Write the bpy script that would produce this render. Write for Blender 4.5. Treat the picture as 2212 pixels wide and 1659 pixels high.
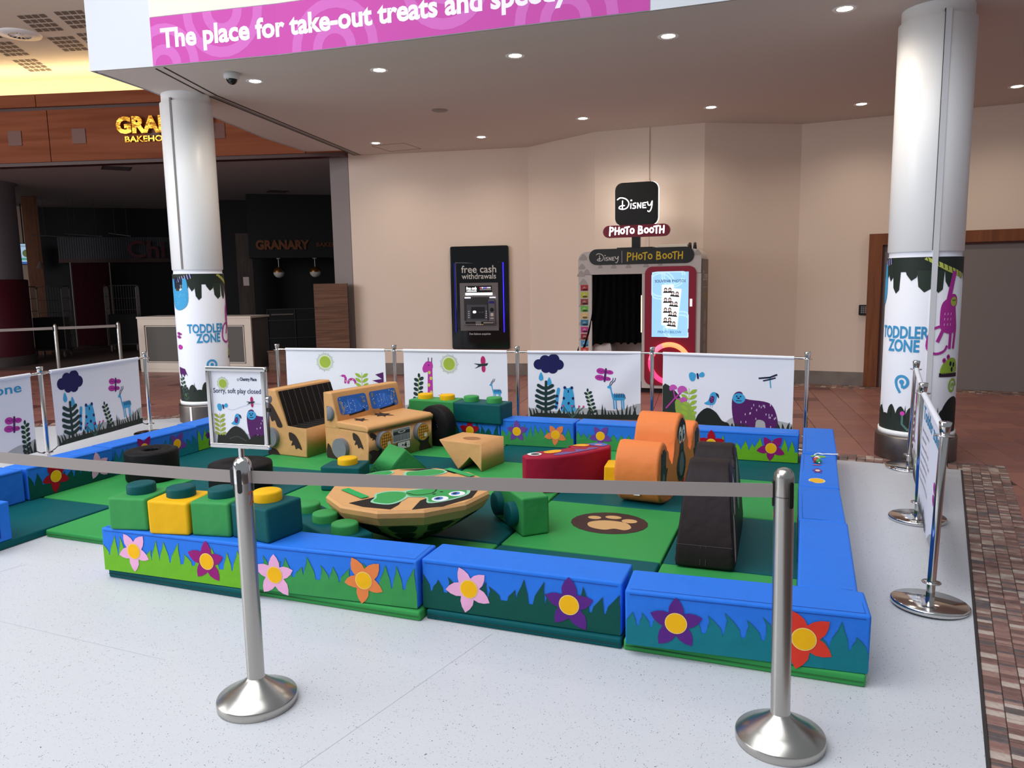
import bpy, bmesh, math, random
from mathutils import Vector, Matrix
from mathutils.geometry import tessellate_polygon
for o in list(bpy.data.objects): bpy.data.objects.remove(o)
sc = bpy.context.scene
COL = sc.collection
RNG = random.Random(11)
PI = math.pi

# ------------------------------------------------------------ camera, world, lights, exposure
cam_d = bpy.data.cameras.new('camera'); cam = bpy.data.objects.new('camera', cam_d); COL.objects.link(cam)
XC, YC, ZC = (0.93372755, 0.35758956, -0.01680996), (0.03243029, -0.13125846, -0.99081759), (-0.35651248, 0.92460852, -0.13415638)
cam.matrix_world = Matrix(((XC[0], -YC[0], -ZC[0], 0), (XC[1], -YC[1], -ZC[1], 0), (XC[2], -YC[2], -ZC[2], 1.65), (0, 0, 0, 1)))
cam_d.sensor_width = 36; cam_d.lens = 1660 / 2212 * 36; cam_d.clip_start = .05; cam_d.clip_end = 200
sc.camera = cam
w = bpy.data.worlds.new('hall_light'); sc.world = w; w.use_nodes = True
bg = w.node_tree.nodes['Background']; bg.inputs[0].default_value = (.86, .92, 1, 1); bg.inputs[1].default_value = .36

def area(name, loc, size, sy, energy, color, target):
    d = bpy.data.lights.new(name, 'AREA'); d.shape = 'RECTANGLE'; d.size = size; d.size_y = sy; d.energy = energy; d.color = color
    o = bpy.data.objects.new(name, d); COL.objects.link(o); o.location = loc
    o.rotation_euler = (Vector(target) - Vector(loc)).to_track_quat('-Z', 'Y').to_euler()
    return o
area('skylight', (-6.5, -3.4, 10), 12, 16, 2250, (.95, .97, 1), (-6.4, -3.2, 0))
area('left_fill', (-15, -2, 4.6), 8, 5, 900, (.98, .985, 1), (-5, 9.5, 2.0))  # added fill from the left for walls and column, no known window
sc.view_settings.view_transform = 'Standard'; sc.view_settings.look = 'None'; sc.view_settings.gamma = 1
sc.view_settings.use_curve_mapping = False
sc.view_settings.exposure = -0.22

# ------------------------------------------------------------ materials
def lin(c):
    return tuple(((v / 255) / 12.92 if v / 255 <= .04045 else ((v / 255 + .055) / 1.055) ** 2.4) for v in c)
MATS = {}
def mat(name, c, rough=.5, metal=0., bump=None, emit=None, var=None, spec=None, grain=None):
    if name in MATS: return MATS[name]
    m = bpy.data.materials.new(name); m.use_nodes = True; nt = m.node_tree; b = nt.nodes['Principled BSDF']
    cl = (*lin(c), 1)
    b.inputs['Base Color'].default_value = cl; b.inputs['Roughness'].default_value = rough; b.inputs['Metallic'].default_value = metal
    if spec is not None: b.inputs['Specular IOR Level'].default_value = spec
    N = nt.nodes.new; L = nt.links.new
    if var or bump or grain:
        tc = N('ShaderNodeTexCoord')
    if var:                                    # (scale, other colour, low, high)
        nz = N('ShaderNodeTexNoise'); nz.inputs['Scale'].default_value = var[0]; nz.inputs['Detail'].default_value = 4
        cr = N('ShaderNodeValToRGB'); cr.color_ramp.elements[0].position = var[2]; cr.color_ramp.elements[1].position = var[3]
        cr.color_ramp.elements[0].color = cl; cr.color_ramp.elements[1].color = (*lin(var[1]), 1)
        L(tc.outputs['Object'], nz.inputs['Vector']); L(nz.outputs['Fac'], cr.inputs[0]); L(cr.outputs[0], b.inputs['Base Color'])
    if grain:                                  # wood: (axis scale xyz, other colour)
        mp = N('ShaderNodeMapping'); mp.inputs['Scale'].default_value = grain[0]
        nz = N('ShaderNodeTexNoise'); nz.inputs['Scale'].default_value = 1; nz.inputs['Detail'].default_value = 6; nz.inputs['Distortion'].default_value = .6
        cr = N('ShaderNodeValToRGB'); cr.color_ramp.elements[0].position = .3; cr.color_ramp.elements[1].position = .72
        cr.color_ramp.elements[0].color = cl; cr.color_ramp.elements[1].color = (*lin(grain[1]), 1)
        L(tc.outputs['Object'], mp.inputs[0]); L(mp.outputs[0], nz.inputs['Vector']); L(nz.outputs['Fac'], cr.inputs[0]); L(cr.outputs[0], b.inputs['Base Color'])
    if bump:                                   # (scale, strength, distance)
        nz = N('ShaderNodeTexNoise'); nz.inputs['Scale'].default_value = bump[0]; nz.inputs['Detail'].default_value = 3
        bp = N('ShaderNodeBump'); bp.inputs['Strength'].default_value = bump[1]; bp.inputs['Distance'].default_value = bump[2]
        L(tc.outputs['Object'], nz.inputs['Vector']); L(nz.outputs['Fac'], bp.inputs['Height']); L(bp.outputs[0], b.inputs['Normal'])
    if emit:
        b.inputs['Emission Color'].default_value = cl; b.inputs['Emission Strength'].default_value = emit
    MATS[name] = m; return m
def vinyl(name, c, rough=.5): return mat('vinyl_' + name, c, rough, bump=(7, .5, .018), spec=.16)
def ink(c, rough=.6, emit=None):
    return mat('print_%02x%02x%02x%s' % (*c, '_lit' if emit else ''), c, rough, emit=emit, spec=.3)

BLUE = vinyl('blue', (44, 121, 230)); GREEN = vinyl('green', (62, 152, 82)); LIME = vinyl('lime', (112, 184, 42)); TEAL = vinyl('teal', (10, 84, 88))
SEA = vinyl('sea', (22, 122, 136)); DKGREEN = vinyl('dark_green', (14, 82, 72)); YELLOW = vinyl('yellow', (240, 184, 24)); ORANGE = vinyl('orange', (236, 134, 74))
TAN = vinyl('tan', (217, 164, 109)); RED = vinyl('crimson', (164, 28, 58)); BROWN = vinyl('brown', (46, 37, 39)); BLACK = vinyl('black', (24, 23, 25), .55)
NAVYB = vinyl('deep_blue', (10, 50, 165)); PINK = vinyl('pink', (240, 176, 216)); MAGENTA = vinyl('magenta', (152, 28, 118)); PURPLE = vinyl('purple', (92, 40, 132))
LILAC = vinyl('lilac', (116, 70, 160)); FRED = vinyl('petal_red', (176, 16, 40)); CORAL = vinyl('coral', (226, 62, 46)); VGREY = vinyl('grey', (128, 130, 138)); MUD = vinyl('mud', (52, 38, 34))
STEEL = mat('brushed_steel', (186, 182, 176), .27, 1., bump=(3, .05, .01)); CHROME = mat('chrome', (214, 212, 210), .1, 1.)
SATIN = mat('satin_steel', (120, 112, 108), .38, 1.)
PLASTIC = mat('black_plastic', (16, 16, 17), .4); WEB = mat('belt_webbing', (156, 146, 142), .8, bump=(300, .3, .001))
WHITE = mat('white_paint', (246, 246, 247), .35); CLOTH = mat('banner_cloth', (232, 234, 244), .7, bump=(5, .25, .01)); PAPER = mat('paper', (238, 240, 250), .6)
WALL = mat('wall_paint', (238, 219, 203), .75, bump=(6, .05, .01)); SOFFIT = mat('soffit_paint', (212, 200, 192), .8); CREAM = mat('cream_paint_warm_light', (244, 228, 214), .7)
WOOD = mat('fascia_wood', (142, 80, 52), .62, grain=((.5, .5, 9), (120, 60, 32)), spec=.15); DKWOOD = mat('dark_wood_trim', (64, 24, 18), .5)
OAK = mat('grained_board', (128, 92, 72), .6, grain=((1.2, 1.2, 26), (86, 58, 44))); DOORWOOD = mat('door_wood', (140, 82, 46), .45, grain=((14, 14, 1.2), (110, 60, 32)))
DARK = mat('dark_interior', (13, 12, 14), .7); DARK2 = mat('dark_grey_panel', (60, 58, 58), .7); PANELGREY = mat('panel_grey', (92, 88, 84), .6)  # DARK puts the unlit food court's shade into the surface colour
MAROON = mat('maroon_panel', (74, 10, 28), .5); GLASSBLK = mat('gloss_black', (7, 7, 9), .08)
STONE = mat('skirting_stone', (138, 128, 122), .5, var=(4, (118, 108, 102), .4, .7)); GROUT = mat('grout', (72, 58, 54), .9)
VINYLFLOOR = None

def floor_mat():
    m = bpy.data.materials.new('speckled_vinyl'); m.use_nodes = True; nt = m.node_tree; b = nt.nodes['Principled BSDF']; N = nt.nodes.new; L = nt.links.new
    tc = N('ShaderNodeTexCoord'); prev = None
    base = (*lin((206, 208, 213)), 1)
    for sca, thr, c in ((64, .088, (92, 92, 100)), (84, .1, (132, 132, 140)), (130, .11, (166, 168, 174))):
        v = N('ShaderNodeTexVoronoi'); v.inputs['Scale'].default_value = sca; L(tc.outputs['Object'], v.inputs['Vector'])
        nz = N('ShaderNodeTexNoise'); nz.inputs['Scale'].default_value = sca * .37; L(tc.outputs['Object'], nz.inputs['Vector'])
        th = N('ShaderNodeMath'); th.operation = 'MULTIPLY'; th.inputs[1].default_value = thr * 4.2; L(nz.outputs['Fac'], th.inputs[0])
        th2 = N('ShaderNodeMath'); th2.operation = 'SUBTRACT'; th2.inputs[1].default_value = thr * 1.0; L(th.outputs[0], th2.inputs[0])
        lt = N('ShaderNodeMath'); lt.operation = 'LESS_THAN'; L(v.outputs['Distance'], lt.inputs[0]); L(th2.outputs[0], lt.inputs[1])
        mx = N('ShaderNodeMix'); mx.data_type = 'RGBA'; mx.inputs[7].default_value = (*lin(c), 1); L(lt.outputs[0], mx.inputs[0])
        if prev is None: mx.inputs[6].default_value = base
        else: L(prev, mx.inputs[6])
        prev = mx.outputs[2]
    L(prev, b.inputs['Base Color']); b.inputs['Roughness'].default_value = .38; b.inputs['Specular IOR Level'].default_value = .35
    return m
VINYLFLOOR = floor_mat()

# ------------------------------------------------------------ mesh helpers
class MB:
    def __init__(s): s.v = []; s.f = []; s.mi = []; s.sm = []; s.mats = []
    def slot(s, m):
        if m not in s.mats: s.mats.append(m)
        return s.mats.index(m)
    def add(s, vs, fs, m, smooth=False, T=None):
        n = len(s.v)
        s.v += [tuple(T @ Vector(v)) if T else tuple(v) for v in vs]
        k = s.slot(m)
        for f in fs: s.f.append([i + n for i in f]); s.mi.append(k); s.sm.append(smooth)
        return s
    def box(s, x0, y0, z0, x1, y1, z1, m, T=None):
        v = [(x0, y0, z0), (x1, y0, z0), (x1, y1, z0), (x0, y1, z0), (x0, y0, z1), (x1, y0, z1), (x1, y1, z1), (x0, y1, z1)]
        return s.add(v, [(3, 2, 1, 0), (4, 5, 6, 7), (0, 1, 5, 4), (1, 2, 6, 5), (2, 3, 7, 6), (3, 0, 4, 7)], m, False, T)
    def lathe(s, prof, m, n=28, T=None, smooth=True, a0=0, a1=2 * PI):
        full = abs(a1 - a0 - 2 * PI) < 1e-6; cnt = n if full else n + 1
        vs = []; fs = []
        for i in range(cnt):
            a = a0 + (a1 - a0) * i / n
            for r, z in prof: vs.append((r * math.cos(a), r * math.sin(a), z))
        k = len(prof)
        for i in range(n):
            j = (i + 1) % cnt
            for q in range(k - 1): fs.append((i * k + q, j * k + q, j * k + q + 1, i * k + q + 1))
        return s.add(vs, fs, m, smooth, T)
    def cyl(s, p, q, r, m, n=12, r2=None, caps=True):
        p = Vector(p); q = Vector(q); d = q - p; L = d.length
        T = Matrix.Translation(p) @ d.to_track_quat('Z', 'Y').to_matrix().to_4x4()
        r2 = r if r2 is None else r2
        s.lathe([(r, 0), (r2, L)], m, n, T)
        if caps:
            for z, rr, fl in ((0, r, True), (L, r2, False)):
                vs = [(rr * math.cos(2 * PI * i / n), rr * math.sin(2 * PI * i / n), z) for i in range(n)]
                s.add(vs, [tuple(reversed(range(n))) if fl else tuple(range(n))], m, False, T)
        return s
    def tube(s, pts, r, m, n=8):
        for a, b in zip(pts, pts[1:]): s.cyl(a, b, r, m, n)
        return s
    def ball(s, c, r, m, n=14, T=None, sz=1.):
        prof = [(max(1e-4, r * math.sin(PI * i / 8)), -r * sz * math.cos(PI * i / 8)) for i in range(9)]
        return s.lathe(prof, m, n, (T or Matrix()) @ Matrix.Translation(c))
    def build(s, name, parent=None, kind=None, soft=0):
        me = bpy.data.meshes.new(name); me.from_pydata(s.v, [], s.f)
        for m in s.mats: me.materials.append(m)
        me.polygons.foreach_set('material_index', s.mi); me.polygons.foreach_set('use_smooth', s.sm); me.update()
        o = bpy.data.objects.new(name, me); COL.objects.link(o); o.parent = parent
        if kind: o['kind'] = kind
        if soft: o.modifiers.new('normals', 'WEIGHTED_NORMAL')
        return o

def bm_out(bm, name, m, parent=None, smooth=True):
    me = bpy.data.meshes.new(name); bm.to_mesh(me); bm.free()
    for q in (m if isinstance(m, (list, tuple)) else [m]): me.materials.append(q)
    if smooth:
        me.polygons.foreach_set('use_smooth', [True] * len(me.polygons))
    o = bpy.data.objects.new(name, me); COL.objects.link(o); o.parent = parent
    if smooth: o.modifiers.new('normals', 'WEIGHTED_NORMAL')
    return o

def soft_box(name, x0, y0, z0, x1, y1, z1, m, parent=None, r=.014, wob=.004, wy=None):
    bm = bmesh.new(); bmesh.ops.create_cube(bm, size=1)
    for v in bm.verts: v.co = Vector(((x0 + x1) / 2 + v.co.x * (x1 - x0), (y0 + y1) / 2 + v.co.y * (y1 - y0), (z0 + z1) / 2 + v.co.z * (z1 - z0)))
    for v in bm.verts:
        v.co += Vector((RNG.uniform(-wob, wob), RNG.uniform(-wob, wob) if wy is None else RNG.uniform(-wy, wy), RNG.uniform(-wob, wob) if v.co.z > (z0 + z1) / 2 else 0))
    bmesh.ops.bevel(bm, geom=bm.edges[:], offset=r, segments=3, profile=.6, affect='EDGES', clamp_overlap=True)
    return bm_out(bm, name, m, parent)

def soft_prism(name, poly, t0, t1, fr, m, parent=None, r=.016, taper=None):
    """poly: 2-D outline, fr(u, v, t) -> xyz, padded edges"""
    bm = bmesh.new()
    a = [bm.verts.new((p[0], p[1], t0)) for p in poly]; b = [bm.verts.new((p[0], p[1], t1)) for p in poly]
    n = len(poly); fa = bm.faces.new(a[::-1]); fb = bm.faces.new(b)
    for i in range(n): bm.faces.new((a[i], a[(i + 1) % n], b[(i + 1) % n], b[i]))
    ed = [e for e in bm.edges if (e.verts[0].co.z == e.verts[1].co.z)]
    ed += [e for e in bm.edges if e not in ed and e.calc_face_angle(0) > .5]
    if r: bmesh.ops.bevel(bm, geom=ed, offset=r, segments=2, profile=.6, affect='EDGES', clamp_overlap=True)
    bmesh.ops.triangulate(bm, faces=[f for f in bm.faces if len(f.verts) > 4])
    for v in bm.verts:
        u, vv, t = v.co
        if taper: t = taper(u, vv, t)
        v.co = Vector(fr(u, vv, t))
    bmesh.ops.recalc_face_normals(bm, faces=bm.faces[:])
    return bm_out(bm, name, m, parent)

def thing(name, label, cat, loc=(0, 0, 0), rz=0, group=None, rot=None):
    o = bpy.data.objects.new(name, None); COL.objects.link(o); o.empty_display_size = .1
    o.location = loc; o.rotation_euler = rot or (0, 0, rz); o['label'] = label; o['category'] = cat
    if group: o['group'] = group
    return o
def tag(o, label, cat, group=None):
    o['label'] = label; o['category'] = cat
    if group: o['group'] = group
    return o
def struct(o): o['kind'] = 'structure'; return o
def dup(root, loc=None, rz=None, label=None):
    def cp(o, par):
        c = o.copy(); COL.objects.link(c); c.parent = par
        for ch in o.children: cp(ch, c)
        return c
    r = cp(root, None)
    if loc is not None: r.location = loc
    if rz is not None: r.rotation_euler = (0, 0, rz)
    if label: r['label'] = label
    return r

# ------------------------------------------------------------ flat print: outlines laid onto a surface map(u, v, h) -> xyz
def ell(cx, cy, rx, ry=None, rot=0, n=20, a0=0, a1=2 * PI):
    ry = rx if ry is None else ry; c, s = math.cos(rot), math.sin(rot); o = []
    m = n if abs(a1 - a0 - 2 * PI) < 1e-6 else n + 1
    for i in range(m):
        a = a0 + (a1 - a0) * i / n; x = rx * math.cos(a); y = ry * math.sin(a); o.append((cx + x * c - y * s, cy + x * s + y * c))
    return o
def smooth(p, n=4, closed=True):
    o = []; k = len(p)
    for i in range(k if closed else k - 1):
        g = (lambda j: p[j % k]) if closed else (lambda j: p[max(0, min(k - 1, j))])
        a, b, c, d = g(i - 1), g(i), g(i + 1), g(i + 2)
        for q in range(n):
            t = q / n
            o.append(tuple(.5 * (2 * b[z] + (c[z] - a[z]) * t + (2 * a[z] - 5 * b[z] + 4 * c[z] - d[z]) * t * t + (3 * b[z] - a[z] - 3 * c[z] + d[z]) * t ** 3) for z in (0, 1)))
    if not closed: o.append(p[-1])
    return o
def rrect(x0, y0, x1, y1, r, n=5):
    o = []
    for cx, cy, a in ((x1 - r, y1 - r, 0), (x0 + r, y1 - r, PI / 2), (x0 + r, y0 + r, PI), (x1 - r, y0 + r, 1.5 * PI)):
        for i in range(n + 1): o.append((cx + r * math.cos(a + PI / 2 * i / n), cy + r * math.sin(a + PI / 2 * i / n)))
    return o
def rect(x0, y0, x1, y1): return [(x0, y0), (x1, y0), (x1, y1), (x0, y1)]

TXT = {}
def text_faces(s, bold=0., res=3):
    k = (s, bold)
    if k in TXT: return TXT[k]
    c = bpy.data.curves.new('txt', 'FONT'); c.body = s; c.offset = bold; c.resolution_u = res; c.size = 1; c.fill_mode = 'FRONT'
    o = bpy.data.objects.new('txt', c); COL.objects.link(o)
    dg = bpy.context.evaluated_depsgraph_get(); dg.update()
    me = o.evaluated_get(dg).to_mesh()
    vs = [(v.co.x, v.co.y) for v in me.vertices]; fs = [tuple(p.vertices) for p in me.polygons]
    o.evaluated_get(dg).to_mesh_clear(); bpy.data.objects.remove(o); bpy.data.curves.remove(c)
    TXT[k] = (vs, fs); return TXT[k]

class Art:
    def __init__(s, fmap, h0=.0012, dh=.0007, seg=0, clip=None, thick=0):
        s.fm = fmap; s.h0 = h0; s.dh = dh; s.seg = seg; s.mb = MB(); s.st = [(0, 0, 1, 1, 0)]; s.clip = clip; s.thick = thick
    def at(s, x, y, k=1., ky=None, rot=0): s.st.append((x, y, k, k if ky is None else ky, rot)); return s
    def end(s): s.st.pop(); return s
    def tr(s, p):
        for x, y, kx, ky, r in reversed(s.st):
            a, b = p[0] * kx, p[1] * ky; c, q = math.cos(r), math.sin(r); p = (x + a * c - b * q, y + a * q + b * c)
        if s.clip:
            p = (min(max(p[0], s.clip[0]), s.clip[2]), min(max(p[1], s.clip[1]), s.clip[3]))
        return p
    def _emit(s, vs, fs, m, L):
        s.k = (getattr(s, 'k', 0) + 1) % 97; h = s.h0 + s.dh * L + s.k * s.dh * .009
        if s.seg:
            bm = bmesh.new(); bv = [bm.verts.new((p[0], p[1], 0)) for p in vs]
            for f in fs:
                try: bm.faces.new([bv[i] for i in f])
                except ValueError: pass
            for _ in range(6):
                ed = [e for e in bm.edges if abs(e.verts[0].co.x - e.verts[1].co.x) > s.seg]
                if not ed: break
                bmesh.ops.subdivide_edges(bm, edges=ed, cuts=1); bmesh.ops.triangulate(bm, faces=[f for f in bm.faces if len(f.verts) > 3])
            bm.verts.index_update(); vs = [(v.co.x, v.co.y) for v in bm.verts]; fs = [tuple(v.index for v in f.verts) for f in bm.faces]; bm.free()
        s.mb.add([s.fm(p[0], p[1], h) for p in vs], fs, m)
    def poly(s, pts, c, L=0):
        m = c if not isinstance(c, tuple) else ink(c)
        q = [s.tr(p) for p in pts]; out = []
        for p in q:
            if not out or (abs(p[0] - out[-1][0]) + abs(p[1] - out[-1][1])) > 1e-6: out.append(p)
        if len(out) > 2 and (abs(out[0][0] - out[-1][0]) + abs(out[0][1] - out[-1][1])) < 1e-6: out.pop()
        if len(out) < 3: return s
        A2 = sum(out[i - 1][0] * out[i][1] - out[i][0] * out[i - 1][1] for i in range(len(out)))
        if abs(A2) < 1e-9: return s
        if A2 < 0: out.reverse()
        fs = tessellate_polygon([[Vector((p[0], p[1], 0)) for p in out]])
        g = []
        for f in fs:
            a, b, c_ = (out[i] for i in f)
            cr = (b[0] - a[0]) * (c_[1] - a[1]) - (b[1] - a[1]) * (c_[0] - a[0])
            g.append(tuple(f) if cr > 0 else tuple(reversed(f)))
        s._emit(out, g, m, L); return s
    def line(s, pts, wd, c, L=0, cap=True, taper=None):
        n = len(pts)
        for i in range(n - 1):
            (x0, y0), (x1, y1) = pts[i], pts[i + 1]; d = math.hypot(x1 - x0, y1 - y0) or 1e-6
            w0 = wd * (taper(i / (n - 1)) if taper else 1) / 2; w1 = wd * (taper((i + 1) / (n - 1)) if taper else 1) / 2
            nx, ny = -(y1 - y0) / d, (x1 - x0) / d
            s.poly([(x0 - nx * w0, y0 - ny * w0), (x1 - nx * w1, y1 - ny * w1), (x1 + nx * w1, y1 + ny * w1), (x0 + nx * w0, y0 + ny * w0)], c, L)
        if cap:
            for i, p in enumerate(pts): s.poly(ell(p[0], p[1], wd * (taper(i / (n - 1)) if taper else 1) / 2, n=8), c, L)
        return s
    def text(s, t, x, y, size, c, L=1, bold=0., align='c', width=None, sy=1.):
        vs, fs = text_faces(t, bold)
        x0 = min(v[0] for v in vs); x1 = max(v[0] for v in vs); k = size; kx = k if width is None else width / (x1 - x0)
        off = x - (x0 + x1) / 2 * kx if align == 'c' else (x - x0 * kx if align == 'l' else x - x1 * kx)
        q = [s.tr((off + v[0] * kx, y + v[1] * k * sy)) for v in vs]
        s._emit(q, fs, c if not isinstance(c, tuple) else ink(c), L); return s
    def build(s, name, parent): 
        o = s.mb.build(name, parent)
        return o
def plane_map(x=0, y=0, z=0): return lambda u, v, h: (x + u, y - h, z + v)
def top_map(z): return lambda u, v, h: (u, v, z + h)
# ------------------------------------------------------------ setting: floors
def flat_poly(name, pts, z, m, thick=.03, kind='structure'):
    mb = MB(); n = len(pts); fs = tessellate_polygon([[Vector((p[0], p[1], 0)) for p in pts]])
    g = []
    for f in fs:
        a, b, c = (pts[i] for i in f)
        g.append(tuple(f) if (b[0] - a[0]) * (c[1] - a[1]) - (b[1] - a[1]) * (c[0] - a[0]) > 0 else tuple(reversed(f)))
    mb.add([(p[0], p[1], z) for p in pts], g, m); mb.add([(p[0], p[1], z - thick) for p in pts], [tuple(reversed(f)) for f in g], m)
    mb.add([(p[0], p[1], zz) for p in pts for zz in (z, z - thick)], [(2 * i, 2 * i + 1, 2 * ((i + 1) % n) + 1, 2 * ((i + 1) % n)) for i in range(n)], m)
    return mb.build(name, None, kind)
VB = [(1.245, 7.247), (.3, 7.335), (-2, 7.45), (-4.5, 7.5), (-7.2, 7.49), (-8.5, 6.47), (-13, 2.9), (-13, -8), (-.93, -8)]
fl = flat_poly('floor', VB, 0, VINYLFLOOR, .012)
seam = MB()
for a, b in (((-1.75, 1.2), (-1.34, 3.16)), ((-4.9, 1.0), (-4.35, 3.1)), ((-2.62, 2.45), (-4.2, 2.5))):
    d = Vector((b[0] - a[0], b[1] - a[1])).normalized() * .0018
    seam.add([(a[0] - d.y, a[1] + d.x, .0006), (b[0] - d.y, b[1] + d.x, .0006), (b[0] + d.y, b[1] - d.x, .0006), (a[0] + d.y, a[1] - d.x, .0006)], [(3, 2, 1, 0)], mat('weld_line', (196, 198, 204), .5))
seam.build('weld_seam', fl)
base = flat_poly('floor', [(-30, -9), (9, -9), (9, 16), (-30, 26)], -.0125, GROUT, .05)

def edge_y(x):      # back edge of the vinyl
    p = [(-8.5, 6.47), (-7.2, 7.49), (-4.5, 7.5), (-2, 7.45), (.3, 7.335), (1.245, 7.247)]
    for (a, b), (c, d) in zip(p, p[1:]):
        if a <= x <= c: return b + (d - b) * (x - a) / (c - a)
    return 7.247 if x > 1 else 6.47 + (x + 8.5) * .785
ED = Vector((.1411, .99)); EN = Vector((.99, -.1411)); E0 = Vector((.609, 2.785))
TILES = [mat('tile_%d' % i, c, .38, bump=(30, .1, .002)) for i, c in enumerate(((150, 98, 88), (142, 92, 84), (156, 104, 92), (146, 96, 90), (106, 62, 58)))]
def tile_mesh(m, w, d, t):
    mb = MB(); b = .0025
    mb.add([(0, 0, -t), (w, 0, -t), (w, d, -t), (0, d, -t), (0, 0, -b), (w, 0, -b), (w, d, -b), (0, d, -b), (b, b, 0), (w - b, b, 0), (w - b, d - b, 0), (b, d - b, 0)],
           [(0, 1, 5, 4), (1, 2, 6, 5), (2, 3, 7, 6), (3, 0, 4, 7), (4, 5, 9, 8), (5, 6, 10, 9), (6, 7, 11, 10), (7, 4, 8, 11), (8, 9, 10, 11)], m)
    return mb
tiles = []; ca, sa = math.cos(math.radians(7)), math.sin(math.radians(7)); S = .3
for i in range(-60, 26):
    off = (i * .13) % S
    for j in range(10, 70):
        u = i * S; v = j * S + off; x = u * ca - v * sa; y = u * sa + v * ca
        cx, cy = x + .15 * ca - .15 * sa, y + .15 * sa + .15 * ca
        if cy < edge_y(cx) + .22 and (Vector((cx, cy)) - E0).dot(EN) < .24: continue
        if cx > 6 or cy < 2.4 or cx < -18 or cy > 13 + max(0, (-7.6 - cx)) * 1.0 or (cx > -7.4 and cy > 12.6): continue
        dark = (i * 7 + j * 3) % 19 == 0
        vis = (cx > .1) or (-8.4 < cx < -5.6 and cy < 9.5) or (cx < -8.4 and cy < 9.6)
        tiles.append((0 if vis else 1, math.hypot(cx, cy), x, y, 4 if dark else RNG.randrange(4)))
tiles.sort(); protos = {}
rest = MB()
for k, (a, b, x, y, q) in enumerate(tiles):
    if k < 300:
        if q not in protos: protos[q] = tile_mesh(TILES[q], S - .005, S - .005, .008).build('tile', base).data; o = base.children[-1]
        else: o = bpy.data.objects.new('tile', protos[q]); COL.objects.link(o); o.parent = base
        o.location = (x, y, -.005 + RNG.uniform(-.0006, .0006)); o.rotation_euler = (0, 0, math.radians(7))
    else:
        t = tile_mesh(TILES[q], S - .005, S - .005, .008); rest.add(t.v, t.f, TILES[q], False, Matrix.Translation((x, y, -.005)) @ Matrix.Rotation(math.radians(7), 4, 'Z'))
rest.build('tile_field', base, 'stuff')

# split-stone mosaic band along the right edge of the vinyl
STONES = [mat('stone_%d' % i, c, .6, bump=(60, .5, .004), var=(14, d, .35, .7)) for i, (c, d) in enumerate((((132, 98, 90), (92, 66, 62)), ((168, 132, 120), (116, 88, 80)), ((88, 78, 78), (126, 108, 104)), ((198, 182, 170), (140, 116, 106)), ((136, 96, 90), (160, 134, 122)), ((110, 80, 74), (140, 108, 98))))]
band = flat_poly('floor', [tuple(E0 + EN * a + ED * s) for a, s in ((.012, -5), (.345, -5), (.345, 4.78), (.012, 4.78))], -.006, GROUT, .006)
MB().add([(*(E0 + EN * a + ED * s), z) for z in (-.004, .003) for a, s in ((0, -5), (.012, -5), (.012, 4.5), (0, 4.5))], [(0, 1, 2, 3), (7, 6, 5, 4), (0, 4, 5, 1), (1, 5, 6, 2), (2, 6, 7, 3), (3, 7, 4, 0)], mat('edge_strip', (52, 48, 48), .5)).build('edge_strip', band)
stones = []
for c in range(5):
    s = -.75 + RNG.uniform(0, .03)
    while s < 4.74:
        L = RNG.choice((.018, .024, .03, .03, .038, .046)); stones.append((s, c, L)); s += L + .003
stones.sort(); sp = {}; rest = MB(); rz = math.atan2(EN.y, EN.x)
for k, (s, c, L) in enumerate(stones):
    p = E0 + EN * (.014 + c * .066) + ED * s; q = RNG.randrange(6); z = -.006 + .004 + RNG.uniform(0, .0016)
    key = (q, round(L, 3))
    if key not in sp:
        t = tile_mesh(STONES[q], .063, L, .006); sp[key] = t.build('stone', band).data; bpy.data.objects.remove(band.children[-1])
    if k < 300:
        o = bpy.data.objects.new('stone', sp[key]); COL.objects.link(o); o.parent = band; o.location = (*p, z); o.rotation_euler = (0, 0, rz)
    else:
        t = tile_mesh(STONES[q], .063, L, .006); rest.add(t.v, t.f, STONES[q], False, Matrix.Translation((*p, z)) @ Matrix.Rotation(rz, 4, 'Z'))
for c in range(5):                                   # off-frame run towards the camera
    s = -5
    while s < -.8:
        L = RNG.choice((.06, .09, .12)); p = E0 + EN * (.014 + c * .066) + ED * s; q = RNG.randrange(6)
        t = tile_mesh(STONES[q], .063, L, .006); rest.add(t.v, t.f, STONES[q], False, Matrix.Translation((*p, -.002)) @ Matrix.Rotation(rz, 4, 'Z')); s += L + .003
# square stones behind the vinyl and along the far wall
def stone_rows(path, rows, step, wd):
    for (a, b) in zip(path, path[1:]):
        a = Vector(a); b = Vector(b); d = (b - a).normalized(); n = Vector((-d.y, d.x)); L = (b - a).length; r = math.atan2(d.y, d.x)
        for i in range(int(L / step)):
            for j in range(rows):
                p = a + d * (i * step + RNG.uniform(-.004, .004)) + n * (j * wd); q = RNG.randrange(6)
                t = tile_mesh(STONES[q], step - .004, wd - .004, .006); rest.add(t.v, t.f, STONES[q], False, Matrix.Translation((*p, -.003 + RNG.uniform(0, .001))) @ Matrix.Rotation(r, 4, 'Z'))
stone_rows([(-9.6, 5.6), (-8.5, 6.47), (-7.2, 7.49), (-4.5, 7.5), (-2, 7.45), (.3, 7.335), (1.6, 7.215)], 4, .072, .075)
stone_rows([(-.168, 12.2), (1.0, 12.1), (3.2, 11.95)], 4, .075, .08)
rest.build('stone_band', band, 'stuff')

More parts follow.
